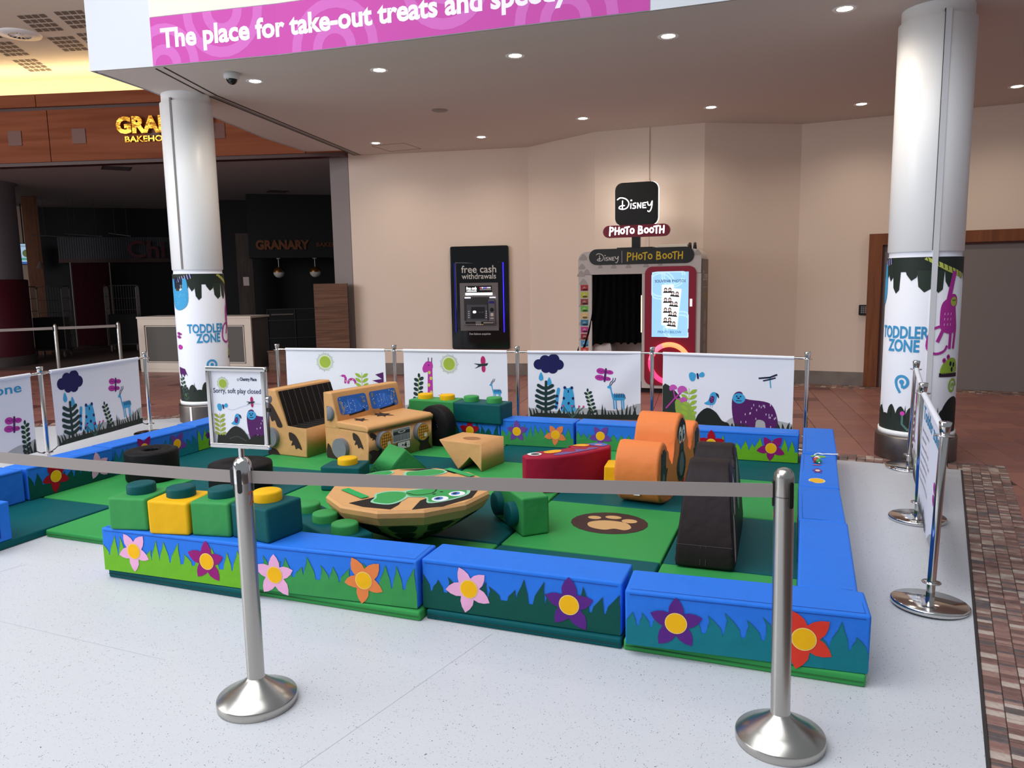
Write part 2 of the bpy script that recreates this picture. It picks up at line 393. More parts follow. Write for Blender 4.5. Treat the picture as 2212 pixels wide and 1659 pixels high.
# ------------------------------------------------------------ walls, soffit, fascia
W = [(-8.05, 12.05), (-7.65, 12.0), (-4.49, 12.58), (-3.115, 11.76), (-1.48, 11.79), (-.168, 12.54), (1.0, 12.45), (2.6, 12.33), (7, 12.0)]
CZ = 3.86
def wall(name, pts, z0, z1, m, th=.2):
    mb = MB(); n = len(pts); off = [(p[0] * 1.0 + (0), p[1] + th) for p in pts]
    vs = [(p[0], p[1], z) for p in pts for z in (z0, z1)] + [(p[0], p[1], z) for p in off for z in (z0, z1)]
    for i in range(n - 1):
        a, b = 2 * i, 2 * i + 2
        mb.add([vs[a], vs[b], vs[b + 1], vs[a + 1]], [(0, 1, 2, 3)], m)
        a += 2 * n; b += 2 * n; mb.add([vs[a], vs[b], vs[b + 1], vs[a + 1]], [(3, 2, 1, 0)], m)
        q = [pts[i], pts[i + 1], off[i + 1], off[i]]
        mb.add([(p[0], p[1], z1) for p in q], [(0, 1, 2, 3)], m); mb.add([(p[0], p[1], z0) for p in q], [(3, 2, 1, 0)], m)
    for i in (0, n - 1):
        mb.add([(pts[i][0], pts[i][1], z0), (off[i][0], off[i][1], z0), (off[i][0], off[i][1], z1), (pts[i][0], pts[i][1], z1)], [(0, 1, 2, 3)], m)
    return mb
wb = wall('wall_back', W[1:], -.02, CZ + .02, WALL, .35).build('wall_back', None, 'structure')
wall('wall_left', [(-8.05, 12.02), (-7.66, 12.0)], -.02, CZ + .02, mat('reveal_paint', (150, 140, 138), .8), .6).build('wall_left', None, 'structure')
sk = MB(); P_ = [Vector(p) for p in W[1:7]]
def skirt(a, b, z0, z1, th, m, mb, ext=0):
    a = Vector(a); b = Vector(b); d = (b - a).normalized(); n = Vector((d.y, -d.x)) * th; a = a - d * ext; b = b + d * ext
    v = [(*(a), z0), (*(b), z0), (*(b + n), z0), (*(a + n), z0), (*(a), z1), (*(b), z1), (*(b + n), z1), (*(a + n), z1)]
    mb.add(v, [(0, 1, 2, 3), (7, 6, 5, 4), (3, 2, 6, 7), (0, 3, 7, 4), (2, 1, 5, 6)], m)
for a, b in ((W[1], W[2]), (W[2], W[3]), (W[3], W[4]), (W[4], W[5]), (W[5], (.80, 12.465))): skirt(a, b, -.01, .2, .02, STONE, sk)
sk.build('baseboard_back', None, 'structure')

ARC = [(-7.0, 6.2), (-6.3, 6.33), (-4.9, 6.52), (-3.43, 6.62), (-2.11, 6.69), (-1.39, 6.75), (-.69, 6.77), (1.2, 6.72), (3.2, 6.5), (7, 5.9)]
soffit = flat_poly('ceiling', [(p[0] + (.05 if i == 0 else 0), p[1] + .04) for i, p in enumerate(ARC)] + [(7, 13), (-7.6, 13), (-8.05, 12.1), (-8.04, 11.6), (-7.82, 10.0), (-7.09, 7.1)], CZ + .25, SOFFIT, .25)
fas = MB(); fp = [Vector(p) for p in ARC]
FASW = mat('fascia_white', (214, 217, 224), .5, bump=(6, .08, .01))
for i in range(len(ARC) - 1):
    a, b = ARC[i], ARC[i + 1]
    fas.add([(a[0], a[1], CZ - .002), (b[0], b[1], CZ - .002), (b[0], b[1], 5.6), (a[0], a[1], 5.6)], [(0, 1, 2, 3)], FASW)
    fas.add([(a[0], a[1] + .1, CZ), (b[0], b[1] + .1, CZ), (b[0], b[1] + .1, 5.6), (a[0], a[1] + .1, 5.6)], [(3, 2, 1, 0)], FASW)
LE = [(-7.0, 6.2), (-7.12, 7.1), (-7.85, 10.0), (-8.07, 11.6)]
for a, b in zip(LE, LE[1:]): fas.add([(a[0], a[1], CZ - .002), (b[0], b[1], CZ - .002), (b[0], b[1], 5.6), (a[0], a[1], 5.6)], [(3, 2, 1, 0)], FASW)
fas.build('wall_front_fascia', None, 'structure')
tr = MB()
for off in (-.035, .075):
    for a, b in (((-6.30, 6.40), (-6.66, 7.55)), ((-6.66, 7.55), (-7.48, 12.0))):
        tr.add([(a[0] + off, a[1], CZ - .004), (b[0] + off, b[1], CZ - .004), (b[0] + off + .022, b[1], CZ - .004), (a[0] + off + .022, a[1], CZ - .004)], [(0, 1, 2, 3)], mat('track_gap', (30, 27, 27), .8))
a, b = (-6.66, 7.55), (-7.48, 12.0)
for k in range(3):
    o_ = -.012 + k * .026
    tr.add([(a[0] + o_, a[1], CZ - .008), (b[0] + o_, b[1], CZ - .008), (b[0] + o_ + .012, b[1], CZ - .008), (a[0] + o_ + .012, a[1], CZ - .008)], [(0, 1, 2, 3)], mat('track_rail', (120, 112, 110), .5))
tr.build('trim_1', None, 'structure')

# arc-length map on the fascia for the pink banner
AL = [0]
for p, q in zip(fp, fp[1:]): AL.append(AL[-1] + (q - p).length)
def fascia_map(u, v, h):
    for i in range(len(fp) - 1):
        if u <= AL[i + 1] or i == len(fp) - 2:
            t = (u - AL[i]) / (AL[i + 1] - AL[i]); p = fp[i].lerp(fp[i + 1], t); d = (fp[i + 1] - fp[i]).normalized(); return (p.x + d.y * h, p.y - d.x * h, v)
fb = thing('fascia_banner', 'long pink patterned banner with white slogan across the white fascia', 'banner', (-4, 6.5, CZ))
def rel(fm, o): l = Vector(o.location); return lambda u, v, h: tuple(Vector(fm(u, v, h)) - l)
A = Art(rel(fascia_map, fb), h0=.004, dh=.0004, seg=.3)
B0, B1, Z0, Z1 = .73, 5.72, CZ + .002, 4.325
A.poly(rect(B0, Z0, B1, Z1), (200, 76, 168), 0); A.build('panel', fb)
A = Art(rel(fascia_map, fb), h0=.0046, dh=.0004, seg=.3, clip=(B0, Z0, B1, Z1))
for x, y, r in ((1.55, 4.32, .44), (2.75, 3.86, .46), (3.9, 4.34, .44), (5.0, 3.86, .46), (.86, 3.86, .4)):
    for rr in (1, .5):
        n = 26; pts = [(x + rr * r * math.cos(2 * PI * i / n), y + rr * r * math.sin(2 * PI * i / n)) for i in range(n + 1)]
        for p, q in zip(pts, pts[1:]):
            g = (rr * r - .1) / (rr * r); pi_ = (x + (p[0] - x) * g, y + (p[1] - y) * g); qi = (x + (q[0] - x) * g, y + (q[1] - y) * g)
            A.poly([p, q, qi, pi_], (210, 106, 190), 0)
A.build('scroll_pattern', fb)
A = Art(rel(fascia_map, fb), h0=.0054, dh=.0004, seg=.3)
A.text('The place for take-out treats and speedy', B0 + .11, 4.03, .255, (250, 240, 250), 0, .034, 'l', width=4.2)
A.build('lettering', fb)
up = thing('upper_panel', 'panel above the pink banner on the fascia, warm light put into its cream colour', 'panel', (-4, 6.5, 4.33))
A = Art(rel(fascia_map, up), h0=.004, seg=.3); A.poly(rect(B0, 4.33, B1, 5.5), CREAM, 0); A.build('panel', up)  # cream colour stands for warm light falling on this stretch

# wood fascia of the food court, cove wall and high ceiling at the left
F0, F1 = Vector((-26, 6.34)), Vector((-7.4, 11.48)); FD = (F1 - F0).normalized(); FB = Vector((-FD.y, FD.x)); FL = (F1 - F0).length; FR = math.atan2(FD.y, FD.x)
def fz(s, z, h=0): p = F0 + FD * s - FB * h; return (p.x, p.y, z)
def fs_of(x): return (x - F0.x) / FD.x
T_F = Matrix.Translation((F0.x, F0.y, 0)) @ Matrix.Rotation(FR, 4, 'Z')
wl = MB().box(0, .03, 3.78, FL, .25, 4.95, DKWOOD, T_F).build('wall_left', None, 'structure')
sx = fs_of(-12.47)
for a, b in ((sx - 8.6, sx - 4.3), (sx - 4.3, sx), (sx, sx + 4.6), (sx + 4.6, FL)):
    MB().box(a + .008, 0, 3.84, b - .008, .03, 4.71, WOOD, T_F).build('panel', wl)
sx2 = fs_of(-12.63)
for a, b in ((sx2 - 8.6, sx2 - 4.3), (sx2 - 4.3, sx2), (sx2, sx2 + 4.6), (sx2 + 4.6, FL)):
    MB().box(a + .008, -.03, 4.765, b - .008, .03, 4.975, WOOD, T_F).build('panel', wl)
for x in (-13.08, -11.93, -10.62, -9.5):
    s = fs_of(x); MB().box(s - .125, -.012, 4.13, s + .125, 0, 4.38, mat('plate_wood', (98, 46, 28), .5), T_F).build('cover_plate', wl)
MB().box(0, .2, 4.9, FL, 1.5, 4.95, CREAM, T_F).build('ledge', wl)
CO = mat('cove_paint', (240, 226, 196), .8)
MB().box(-2, 1.45, 4.05, FL + 1, 1.6, 5.7, CO, T_F).build('wall_left_cove', None, 'structure')
hc = flat_poly('ceiling', [(-30, 2), (-7.3, 4), (-7.1, 6.2), (-7.95, 10.0), (-8.1, 11.6), (-8.1, 14), (-30, 14)], 5.75, mat('hall_ceiling', (232, 222, 206), .85), .15)
hd = MB(); HOLE = mat('acoustic_slot', (120, 108, 98), .9)
for bx, by in ((-10.92, 8.87), (-10.3, 8.97), (-11.44, 9.76), (-10.85, 9.8), (-12.57, 9.56), (-12.1, 8.75), (-9.75, 9.1), (-13.1, 10.4)):
    for i in range(4):
        for j in range(4):
            u, v = (i - 1.5) * .115, (j - 1.5) * .2; x = bx + u * .97 - v * .52; y = by + u * .24 + v * .855
            q = [(-.045, -.07), (.045, -.07), (.045, .07), (-.045, .07)]
            hd.add([(x + a * .97 - b * .52, y + a * .24 + b * .855, 5.595) for a, b in q], [(3, 2, 1, 0)], HOLE)
hd.build('slot_pattern', hc)
lamp = area('cove_lamp', (0, 0, 0), 18, .25, 125, (1, .79, .46), (0, 0, 1))
pc = F0 + FD * (FL * .62) + FB * .75; lamp.location = (pc.x, pc.y, 5.02); lamp.rotation_euler = Matrix.Rotation(FR, 4, 'Z').to_euler(); lamp.rotation_euler.x += PI - .25

# food court behind the fascia: ceiling and shop walls
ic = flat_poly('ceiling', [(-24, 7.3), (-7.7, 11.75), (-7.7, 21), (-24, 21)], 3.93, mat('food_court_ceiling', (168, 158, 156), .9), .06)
CW = [(-21.5, 14.2), (-20.34, 15.37), (-19.67, 15.91), (-18.09, 17.25), (-16.2, 18.9), (-14.6, 20)]
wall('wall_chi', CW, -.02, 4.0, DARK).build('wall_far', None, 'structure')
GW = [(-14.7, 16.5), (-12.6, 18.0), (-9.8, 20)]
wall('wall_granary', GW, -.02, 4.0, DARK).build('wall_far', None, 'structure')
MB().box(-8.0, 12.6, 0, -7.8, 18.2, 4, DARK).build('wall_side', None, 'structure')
flat_poly('floor', [(-24, 11.5), (-16, 10.6), (-9, 12.4), (-9, 20), (-24, 20)], -.004, mat('food_court_floor', (84, 66, 62), .6), .006)
# ------------------------------------------------------------ animal and plant prints (unit: metres on the cloth)
NAVY = (20, 20, 84); SKY = (62, 162, 214); MAG = (184, 52, 160); PLUM = (84, 24, 96); DKG = (24, 54, 52); FOL = (36, 46, 40); LEAF = (152, 186, 62); INKD = (20, 28, 62); PGREY = (172, 174, 176)
def a_cloud(A, x, y, k):
    A.at(x, y, k)
    for cx, cy, r in ((-.36, -.02, .2), (-.12, .12, .21), (.2, .16, .22), (.38, -.02, .2), (-.1, -.16, .18), (.16, -.16, .2), (0, 0, .2)): A.poly(ell(cx, cy, r, r * .95), NAVY, 1)
    for cx, cy in ((-.28, -.5), (.03, -.68)): A.poly(smooth([(cx, cy + .2), (cx + .09, cy - .02), (cx, cy - .12), (cx - .09, cy - .02)]), SKY, 1)
    A.end()
def a_butterfly(A, x, y, k):
    A.at(x, y, k, rot=-.12)
    for cx, cy, rx, ry in ((-.25, .2, .27, .18), (.27, .2, .24, .13), (-.27, -.2, .3, .17), (.2, -.2, .2, .12)): A.poly(ell(cx, cy, rx, ry), MAG, 1)
    for yy in (.2, -.2): A.line([(-.42 + i * .1, yy + (.05 if i % 2 else -.05)) for i in range(9)], .025, PLUM, 2, cap=False)
    A.line([(.04, -.36), (.04, .36)], .12, PLUM, 3); A.end()
def a_tree(A, x, y, k):
    A.at(x, y, k); A.line([(0, 0), (.03, 1.4)], .12, DKG, 2)
    for i in range(5):
        yy = .12 + i * .24; ln = .46 - abs(i - 1.5) * .05
        for sgn in (-1, 1): A.line([(0, yy), (sgn * ln * .5, yy + .05), (sgn * ln, yy + .15)], .15, DKG, 2)
    A.end()
def a_sprig(A, x, y, k, c=DKG, lean=-.35):
    A.at(x, y, k); A.line([(0, 0), (lean, 1.2)], .03, LEAF, 1)
    for i in range(6):
        yy = .06 + i * .21; xx = lean * yy / 1.2
        for sgn in (-1, 1): A.poly(ell(xx + sgn * .12, yy + sgn * .03, .12, .075, sgn * .5, 12), c, 2)
    A.poly(ell(lean, 1.28, .06, .1, 0, 10), c, 2); A.end()
def a_leopard(A, x, y, k):
    A.at(x, y, k); A.line([(-.55, -.1), (-.5, .4), (-.42, .85)], .16, SKY, 1)
    A.poly(smooth([(-.28, -.25), (-.2, .4), (-.12, .95), (.05, .9), (.25, .95), (.36, .6), (.4, .1), (.42, -.25)]), SKY, 1)
    for cx, cy in ((-.1, .92), (.26, .92)): A.poly(ell(cx, cy, .08), SKY, 1)
    for cx, cy in ((-.1, .93), (.26, .93), (-.5, .5), (-.5, .15), (-.15, .4), (.32, .4), (-.12, .05), (.34, 0), (.1, .15), (-.25, -.1), (-.56, -.05)): A.poly(ell(cx, cy, .065, .075), NAVY, 2)
    A.poly(rect(.02, .62, .14, .82), (214, 232, 240), 2); A.poly(rect(.05, .68, .11, .82), NAVY, 3)
    for cx in (-.02, .18): A.poly(ell(cx, .86, .022), NAVY, 3)
    A.end()
def a_antelope(A, x, y, k):
    A.at(x, y, k)
    A.poly(smooth([(-.42, .98), (-.3, 1.06), (-.22, .98), (-.12, .62), (.3, .62), (.46, .6), (.48, .45), (.42, .3), (-.06, .3), (-.16, .4), (-.28, .86), (-.4, .9)]), SKY, 1)
    for lx in (-.1, .02, .3, .4): A.line([(lx, .35), (lx + .03, -.15)], .06, SKY, 1)
    for i in range(6): A.line([(-.04 + i * .085, .64), (-.02 + i * .085, .44)], .035, NAVY, 2)
    A.line([(.46, .58), (.5, .4)], .03, NAVY, 2)
    for dx in (0, .12): A.line(smooth([(-.3 + dx * .5, 1.05), (-.26 + dx, 1.2), (-.16 + dx, 1.28), (-.12 + dx, 1.42)], 3, False), .035, NAVY, 2)
    A.end()
def a_grass(A, x0, x1, y, h, c=FOL, n=None):
    n = n or int((x1 - x0) / .035); r = random.Random(int(x0 * 100) + n)
    for i in range(n):
        x = x0 + (x1 - x0) * (i + .5) / n; hh = h * r.uniform(.5, 1); ln = r.uniform(-.3, .3) * hh
        A.poly([(x - .016, y), (x + .016, y), (x + ln * .4 + .009, y + hh * .6), (x + ln, y + hh), (x + ln * .4 - .009, y + hh * .6)], c, 4)
def a_hill(A, pts, c, L=0): A.poly(smooth(pts, 4, False) if len(pts) > 4 else pts, c, L)
def a_sun(A, x, y, k):
    A.at(x, y, k); A.poly(ell(0, 0, .64), (214, 232, 150), 1); A.poly(ell(0, 0, .58), (160, 184, 66), 2)
    for i in range(44):
        a = 2 * PI * i / 44; r1 = .98 if i % 4 == 0 else .88
        A.line([(.7 * math.cos(a), .7 * math.sin(a)), (r1 * math.cos(a), r1 * math.sin(a))], .035, (150, 166, 92), 1, cap=False)
    A.end()
def a_bird(A, x, y, k):
    A.at(x, y, k); A.poly(ell(.1, .24, .16, .3), (204, 40, 112), 1); A.poly(ell(.12, -.24, .13, .24), (204, 40, 112), 1)
    for i in range(3): A.line([(.02 + i * .07, -.4), (.02 + i * .07, .46)], .015, PLUM, 2, cap=False)
    A.poly(smooth([(-.5, .06), (-.1, .05), (.25, .08), (.42, .1), (.3, -.06), (-.05, -.1), (-.45, -.24), (-.22, -.06)]), DKG, 3); A.end()
def a_giraffe(A, x, y, k):
    A.at(x, y, k); A.poly([(-.08, -.6), (.14, -.6), (.14, .6), (-.04, .6)], MAG, 1); A.poly(smooth([(-.26, .5), (-.2, .36), (0, .42), (.16, .55), (.12, .76), (-.08, .78), (-.2, .66)]), MAG, 2)
    for dx in (-.02, .12): A.line([(dx, .74), (dx + .01, .92)], .03, PLUM, 2)
    for cx, cy in ((.08, -.4), (-.01, -.12), (.08, .14), (.02, .36)): A.poly(ell(cx, cy, .055, .07), (200, 196, 92), 3)
    A.poly(ell(0, .64, .025), NAVY, 3); A.end()
def a_snake(A, x, y, k):
    A.at(x, y, k); A.line([(-.5, 0), (-.46, .3), (-.55, .46), (-.7, .46)], .16, MAG, 1); A.line(ell(-.02, -.02, .26, .26, 0, 14, 0, PI), .16, MAG, 1); A.line([(-.78, .46), (-.9, .44)], .02, (90, 80, 80), 1)
    for cx, cy in ((-.2, .14), (.06, .22), (-.47, .1)): A.poly(ell(cx, cy, .04), (220, 200, 120), 2)
    A.end()
def a_leaves(A, x, y, k, n=5, c=LEAF):
    A.at(x, y, k); A.line([(0, 0), (0, n * .22)], .03, (190, 206, 130), 1)
    for i in range(n):
        for sgn in (-1, 1): A.poly(smooth([(sgn * .02, i * .22), (sgn * .22, i * .22 + .06), (sgn * .3, i * .22 + .2), (sgn * .12, i * .22 + .17)], 3), c, 2)
    A.end()
def a_bow(A, x, y, k):
    A.at(x, y, k, rot=.15); A.poly(smooth([(-.08, .1), (-.35, .3), (-.55, .15), (-.5, -.25), (-.25, -.3)]), SKY, 1); A.poly(smooth([(.1, .08), (.35, .24), (.48, .1), (.4, -.1), (.15, -.08)]), SKY, 1); A.line([(.02, .14), (.02, -.16)], .12, NAVY, 2); A.end()
def a_dragonfly(A, x, y, k):
    A.at(x, y, k); A.line([(.1, .1), (.16, -.5)], .06, SKY, 1); A.line([(-.5, .04), (.1, .12), (.48, .3)], .1, INKD, 2); A.line([(-.25, -.1), (.1, .0), (.4, .1)], .08, INKD, 2); A.end()
def a_parrot(A, x, y, k):
    A.at(x, y, k); A.poly(smooth([(-.45, -.3), (-.2, -.1), (-.05, .35), (.15, .5), (.36, .4), (.34, 0), (.18, -.34), (-.2, -.4)]), SKY, 1)
    A.poly(smooth([(-.12, -.05), (.02, .22), (.2, .16), (.16, -.18), (-.02, -.26)]), PLUM, 2); A.poly(smooth([(.28, .44), (.46, .36), (.5, .1), (.36, .26)]), INKD, 2)
    for cx, cy in ((0, 0), (.1, .06), (.06, -.12), (.02, .12)): A.poly(ell(cx, cy, .028, n=8), (224, 90, 180), 3)
    for dx in (-.05, .08): A.line([(dx, -.36), (dx, -.56)], .025, SKY, 1)
    A.end()
def a_gorilla(A, x, y, k):
    A.at(x, y, k)
    A.poly(smooth([(-.52, .3), (-.44, .48), (-.3, .5), (-.2, .34), (.2, .3), (.4, .22), (.52, -.05), (.56, -.4), (.46, -.46), (.3, -.42), (.24, -.2), (.06, -.18), (.02, -.42), (-.12, -.46), (-.28, -.42), (-.4, -.44), (-.5, -.1)]), PLUM, 2)
    A.poly(ell(-.36, .34, .15, .13), SKY, 3)
    for cx in (-.41, -.32): A.poly(ell(cx, .39, .02, n=8), INKD, 4)
    A.line([(-.42, .28), (-.3, .28)], .018, INKD, 4); A.poly(ell(-.37, .345, .035, .02, n=8), INKD, 4)
    r = random.Random(3)
    for i in range(34):
        xx, yy = r.uniform(-.42, .5), r.uniform(-.36, .26)
        if -.02 < xx < .28 and yy < -.14: continue
        if xx < -.2 and yy > .14: continue
        A.line([(xx, yy), (xx, yy - .05)], .014, (220, 208, 236), 3, cap=False)
    A.end()
def a_pinkplant(A, x, y, k):
    A.at(x, y, k); A.line([(-.45, -.55), (0, 0), (.28, .28)], .07, MAG, 3); A.line([(0, 0), (-.08, .4)], .06, MAG, 3); A.line([(0, 0), (.4, -.08)], .06, MAG, 3)
    for cx, cy, r in ((-.1, .5, .2), (.36, .42, .24), (.44, -.1, .18)):
        A.poly(ell(cx, cy, r, r, .6, 12, -.6, PI + .2), (196, 84, 178), 4)
    A.end()
def art_rain(A, Wd=1.25):      # cloud, butterfly, tree, leopard, sprig, antelope
    a_hill(A, [(0, 0), (0, .1), (.3, .07), (.62, .12), (1.0, .1), (Wd, .18), (Wd, 0)], PGREY, 0)
    a_cloud(A, .235, .59, .3); a_butterfly(A, .86, .48, .18); a_tree(A, .2, .06, .24); a_leopard(A, .44, .13, .22); a_sprig(A, .74, .07, .19); a_antelope(A, .98, .15, .21)
    a_grass(A, .02, .5, 0, .12); a_grass(A, .5, .8, 0, .14); a_grass(A, .82, 1.22, 0, .18); A.poly([(0, 0), (Wd, 0), (Wd, .06), (.7, .05), (.1, .05)], FOL, 3)
    for x in (.4, .5, .58, .63): A.line([(.5, 0), (x, .13)], .01, (60, 96, 84), 5, cap=False); A.poly(ell(x, .135, .011, n=8), (204, 60, 130), 6)
def art_gorilla(A, Wd=1.3):
    a_hill(A, [(.6, 0), (.7, .1), (.9, .12), (1.1, .1), (Wd, .06), (Wd, 0)], PGREY, 0)
    A.poly(smooth([(0, 0), (0, .38), (.1, .36), (.2, .24), (.24, .08), (.3, 0)], 3, False) + [(.3, 0)], FOL, 1)
    A.poly(smooth([(.16, 0), (.13, .22), (.2, .26), (.3, .18), (.34, .06), (.34, 0)], 3, False) + [(.34, 0)], (140, 172, 70), 2)
    a_pinkplant(A, .13, .26, .2); a_leaves(A, .27, .08, .26, 5); a_bow(A, .35, .5, .15); a_dragonfly(A, 1.02, .5, .16); a_parrot(A, .49, .27, .15)
    A.poly(smooth([(.33, 0), (.36, .1), (.45, .18), (.54, .14), (.6, .06), (.66, .04), (.68, 0)], 3, False) + [(.68, 0)], (20, 30, 26), 3)
    a_gorilla(A, .9, .16, .4); a_grass(A, 1.08, 1.26, 0, .1); a_grass(A, .68, .86, 0, .07)
def art_giraffe(A, Wd=1.2):
    a_sun(A, .56, .57, .12); a_giraffe(A, .31, .36, .3); a_bird(A, .95, .57, .18); a_sprig(A, .16, .1, .26, lean=.1); a_leaves(A, .8, .02, .2, 4); a_snake(A, .6, .12, .2)
    a_hill(A, [(0, 0), (0, .08), (.4, .12), (.8, .08), (Wd, .1), (Wd, 0)], PGREY, 0); a_grass(A, .02, 1.15, 0, .1); a_antelope(A, 1.1, .2, .15)
def art_snake(A, Wd=1.22):
    a_sun(A, .5, .57, .12); a_snake(A, .83, .33, .17); a_leaves(A, .95, .16, .26, 5)
    A.poly([(1.04, .2), (1.22, .24), (1.22, .46), (1.12, .43), (1.2, .38), (1.08, .36), (1.19, .32), (1.06, .29)], PLUM, 2)
    a_hill(A, [(0, 0), (0, .08), (.4, .12), (.8, .08), (Wd, .1), (Wd, 0)], PGREY, 0); a_grass(A, .02, 1.18, 0, .12); a_tree(A, .2, .02, .2)
def art_notice(A, Wd=1.25):
    T = (52, 150, 200); A.text('Toddler zone', .08, .58, .12, T, 1, .012, 'l', width=1.06)
    for i, t in enumerate(('Children must be supervised by', 'an adult at all times', 'This area is reserved for under 5s', 'Please ensure children are with a parent', 'Remove shoes before entering', 'Please ask our team for help', 'We may close the zone where behaviour')):
        A.text(t, .08, .5 - i * .052, .034, (60, 60, 74), 1, .0, 'l')
    a_butterfly(A, 1.02, .3, .18); a_sprig(A, 1.14, .03, .21, lean=.02); a_hill(A, [(.8, 0), (.9, .06), (1.05, .1), (1.15, .1), (Wd, .12), (Wd, 0)], PGREY, 0); a_grass(A, 1.1, 1.24, 0, .13, n=4); a_grass(A, .1, .7, 0, .1)

# ------------------------------------------------------------ columns
def column(x, y, R, face, strip_a, label, strip_w, strip_m, zlo=.27):
    t = thing('column', label, 'column', (x, y, 0), face)           # local -y looks at the hall
    MB().lathe([(R * .97, 1.83), (R, 1.84), (R, 3.75), (R * .93, 3.76), (R * .93, 3.86)], WHITE, 48).build('shaft', t)
    MB().lathe([(R, .262), (R, 1.785), (R * .955, 1.79), (R * .955, 1.83), (R * .98, 1.835)], CLOTH, 48).build('wrap', t)
    MB().lathe([(R * .93, .215), (R + .012, .218), (R + .014, .262), (R, .262)], WHITE, 48).build('bead', t)
    MB().lathe([(R + .035, -.004), (R + .035, .2), (R + .03, .215), (R * .9, .216)], SATIN, 48).build('skirting', t)
    def cm(a, z, h):                                                  # a in degrees to the right of the front
        q = math.radians(a); rr = R + h; return (rr * math.sin(q), -rr * math.cos(q), z)
    A = Art(cm, h0=.0015, dh=.0007, seg=4, clip=(-178, .262, 178, 1.785)); K = 57.3 / R
    # dark canopy at the top
    A.poly(rect(-175, 1.66, 175, 1.785), FOL, 0); r = random.Random(5); a = -175
    while a < 170:
        d = r.uniform(13, 24); b = 1.66 - r.uniform(.05, .19); A.poly([(a, 1.67), (a + d, 1.67), (a + d * .9, b + .03), (a + d * .5, b), (a + d * .12, b + .05)], (46, 58, 50) if r.random() < .5 else FOL, 1); a += d * r.choice((.9, 1.0, 1.5))
    def L(pts): return [(p[0] * K, p[1]) for p in pts]
    A.at(0, 0, K, 1)
    for (p, q, c) in (((-.42, 1.70), (-.13, 1.77), (34, 30, 84)), ((.17, 1.785), (.54, 1.62), (196, 204, 96))):
        A.line([p, ((p[0] + q[0]) / 2, (p[1] + q[1]) / 2 - .02), q], .045, c, 2, cap=False)
        for i in range(9):
            f = i / 9 + .03; A.line([(p[0] + (q[0] - p[0]) * f, p[1] + (q[1] - p[1]) * f + .02), (p[0] + (q[0] - p[0]) * f + .012, p[1] + (q[1] - p[1]) * f - .035)], .007, (200, 200, 220) if c[0] < 90 else (40, 46, 40), 3, cap=False)
    A.end(); A.at(-64, 0, K, 1)                                             # sloth hanging
    A.poly(smooth([(-.12, 1.72), (-.07, 1.71), (-.05, 1.6), (.06, 1.6), (.08, 1.72), (.13, 1.71), (.14, 1.5), (.1, 1.4), (0, 1.36), (-.1, 1.4), (-.13, 1.52)]), SKY, 4)
    for i in range(5): A.line([(-.045 + i * .025, 1.74), (-.04 + i * .025, 1.62)], .014, INKD, 5)
    for i in range(24): q = (r.uniform(-.1, .1), r.uniform(1.4, 1.55)); A.line([q, (q[0] + .008, q[1])], .003, (210, 232, 244), 5, cap=False)
    A.end()
    A.at(75, 0, K, 1)                                                  # monkey on one arm
    A.line([(-.03, 1.36), (.0, 1.52), (.03, 1.66)], .045, MAG, 4, cap=False); A.poly(smooth([(-.07, 1.4), (.03, 1.44), (.07, 1.3), (.05, 1.14), (-.07, 1.16), (-.09, 1.28)]), MAG, 4)
    for pts in ([(-.05, 1.18), (-.1, 1.06)], [(.02, 1.16), (.015, 1.0)], [(.05, 1.34), (.075, 1.18), (.06, 1.0)]): A.line(pts, .03, MAG, 4, cap=False)
    A.line(smooth([(-.06, 1.2), (-.15, 1.16), (-.18, 1.02), (-.12, .96), (-.04, .98), (-.01, 1.03)], 4, False), .022, MAG, 4, cap=False)
    A.poly(ell(.03, 1.41, .05, .06), MAG, 5); A.poly(ell(.035, 1.405, .033, .04), (176, 190, 70), 6)
    for cx in (.025, .047): A.poly(ell(cx, 1.415, .006, .007, n=8), INKD, 7)
    for i in range(9): A.line([(-.05 + (i % 3) * .03, 1.2 + (i // 3) * .045), (-.048 + (i % 3) * .03, 1.22 + (i // 3) * .045)], .006, (240, 190, 230), 6, cap=False)
    A.end()
    T = (64, 154, 206); A.at(0, 0, K, 1)
    A.text('TODDLER', 0, 1.09, .145, T, 3, .03, width=.45); A.text('ZONE', .015, .974, .145, T, 3, .03, width=.285)
    A.line(ell(.03, .703, .052, .052, 0, 24, -PI * .42, PI * 1.08), .024, T, 3, cap=False); A.line([(-.021, .695), (-.012, .66), (.02, .608)], .023, T, 3, cap=False); A.poly(ell(.03, .703, .021), T, 3); A.line([(.03, .697), (.04, .65)], .02, T, 3, cap=False)
    A.end()
    A.at(77, 0, K, 1); A.poly(smooth([(-.07, .79), (-.05, .87), (.02, .92), (.1, .9), (.12, .8), (.02, .785)]), (150, 186, 60), 3); A.line([(-.08, .775), (.13, .77)], .035, (48, 24, 50), 3, cap=False)
    for cx, cy in ((-.04, .9), (.0, .93)): A.poly(ell(cx, cy, .018, .022), MAG, 4); A.poly(ell(cx, cy, .007, n=8), INKD, 5)
    for cx, cy in ((.03, .87), (.07, .86), (.05, .82)): A.poly(ell(cx, cy, .014, .022), INKD, 4)
    A.line([(.07 + .06 * (1 - i / 16) * math.cos(i * .75), .67 + .075 * (1 - i / 16) * math.sin(i * .75)) for i in range(15)], .02, (150, 186, 60), 3, cap=False); A.end()
    A.at(-72, 0, K, 1); a_butterfly(A, 0, 1.06, .1); A.poly(ell(0, .92, .05, .03), MAG, 2); A.poly([(-.06, .68), (.06, .66), (.1, .57), (.07, .6), (.04, .56), (.01, .6), (-.02, .57), (-.06, .6)], PLUM, 2); a_sprig(A, .06, .29, .22, (44, 70, 66), -.35); A.end()
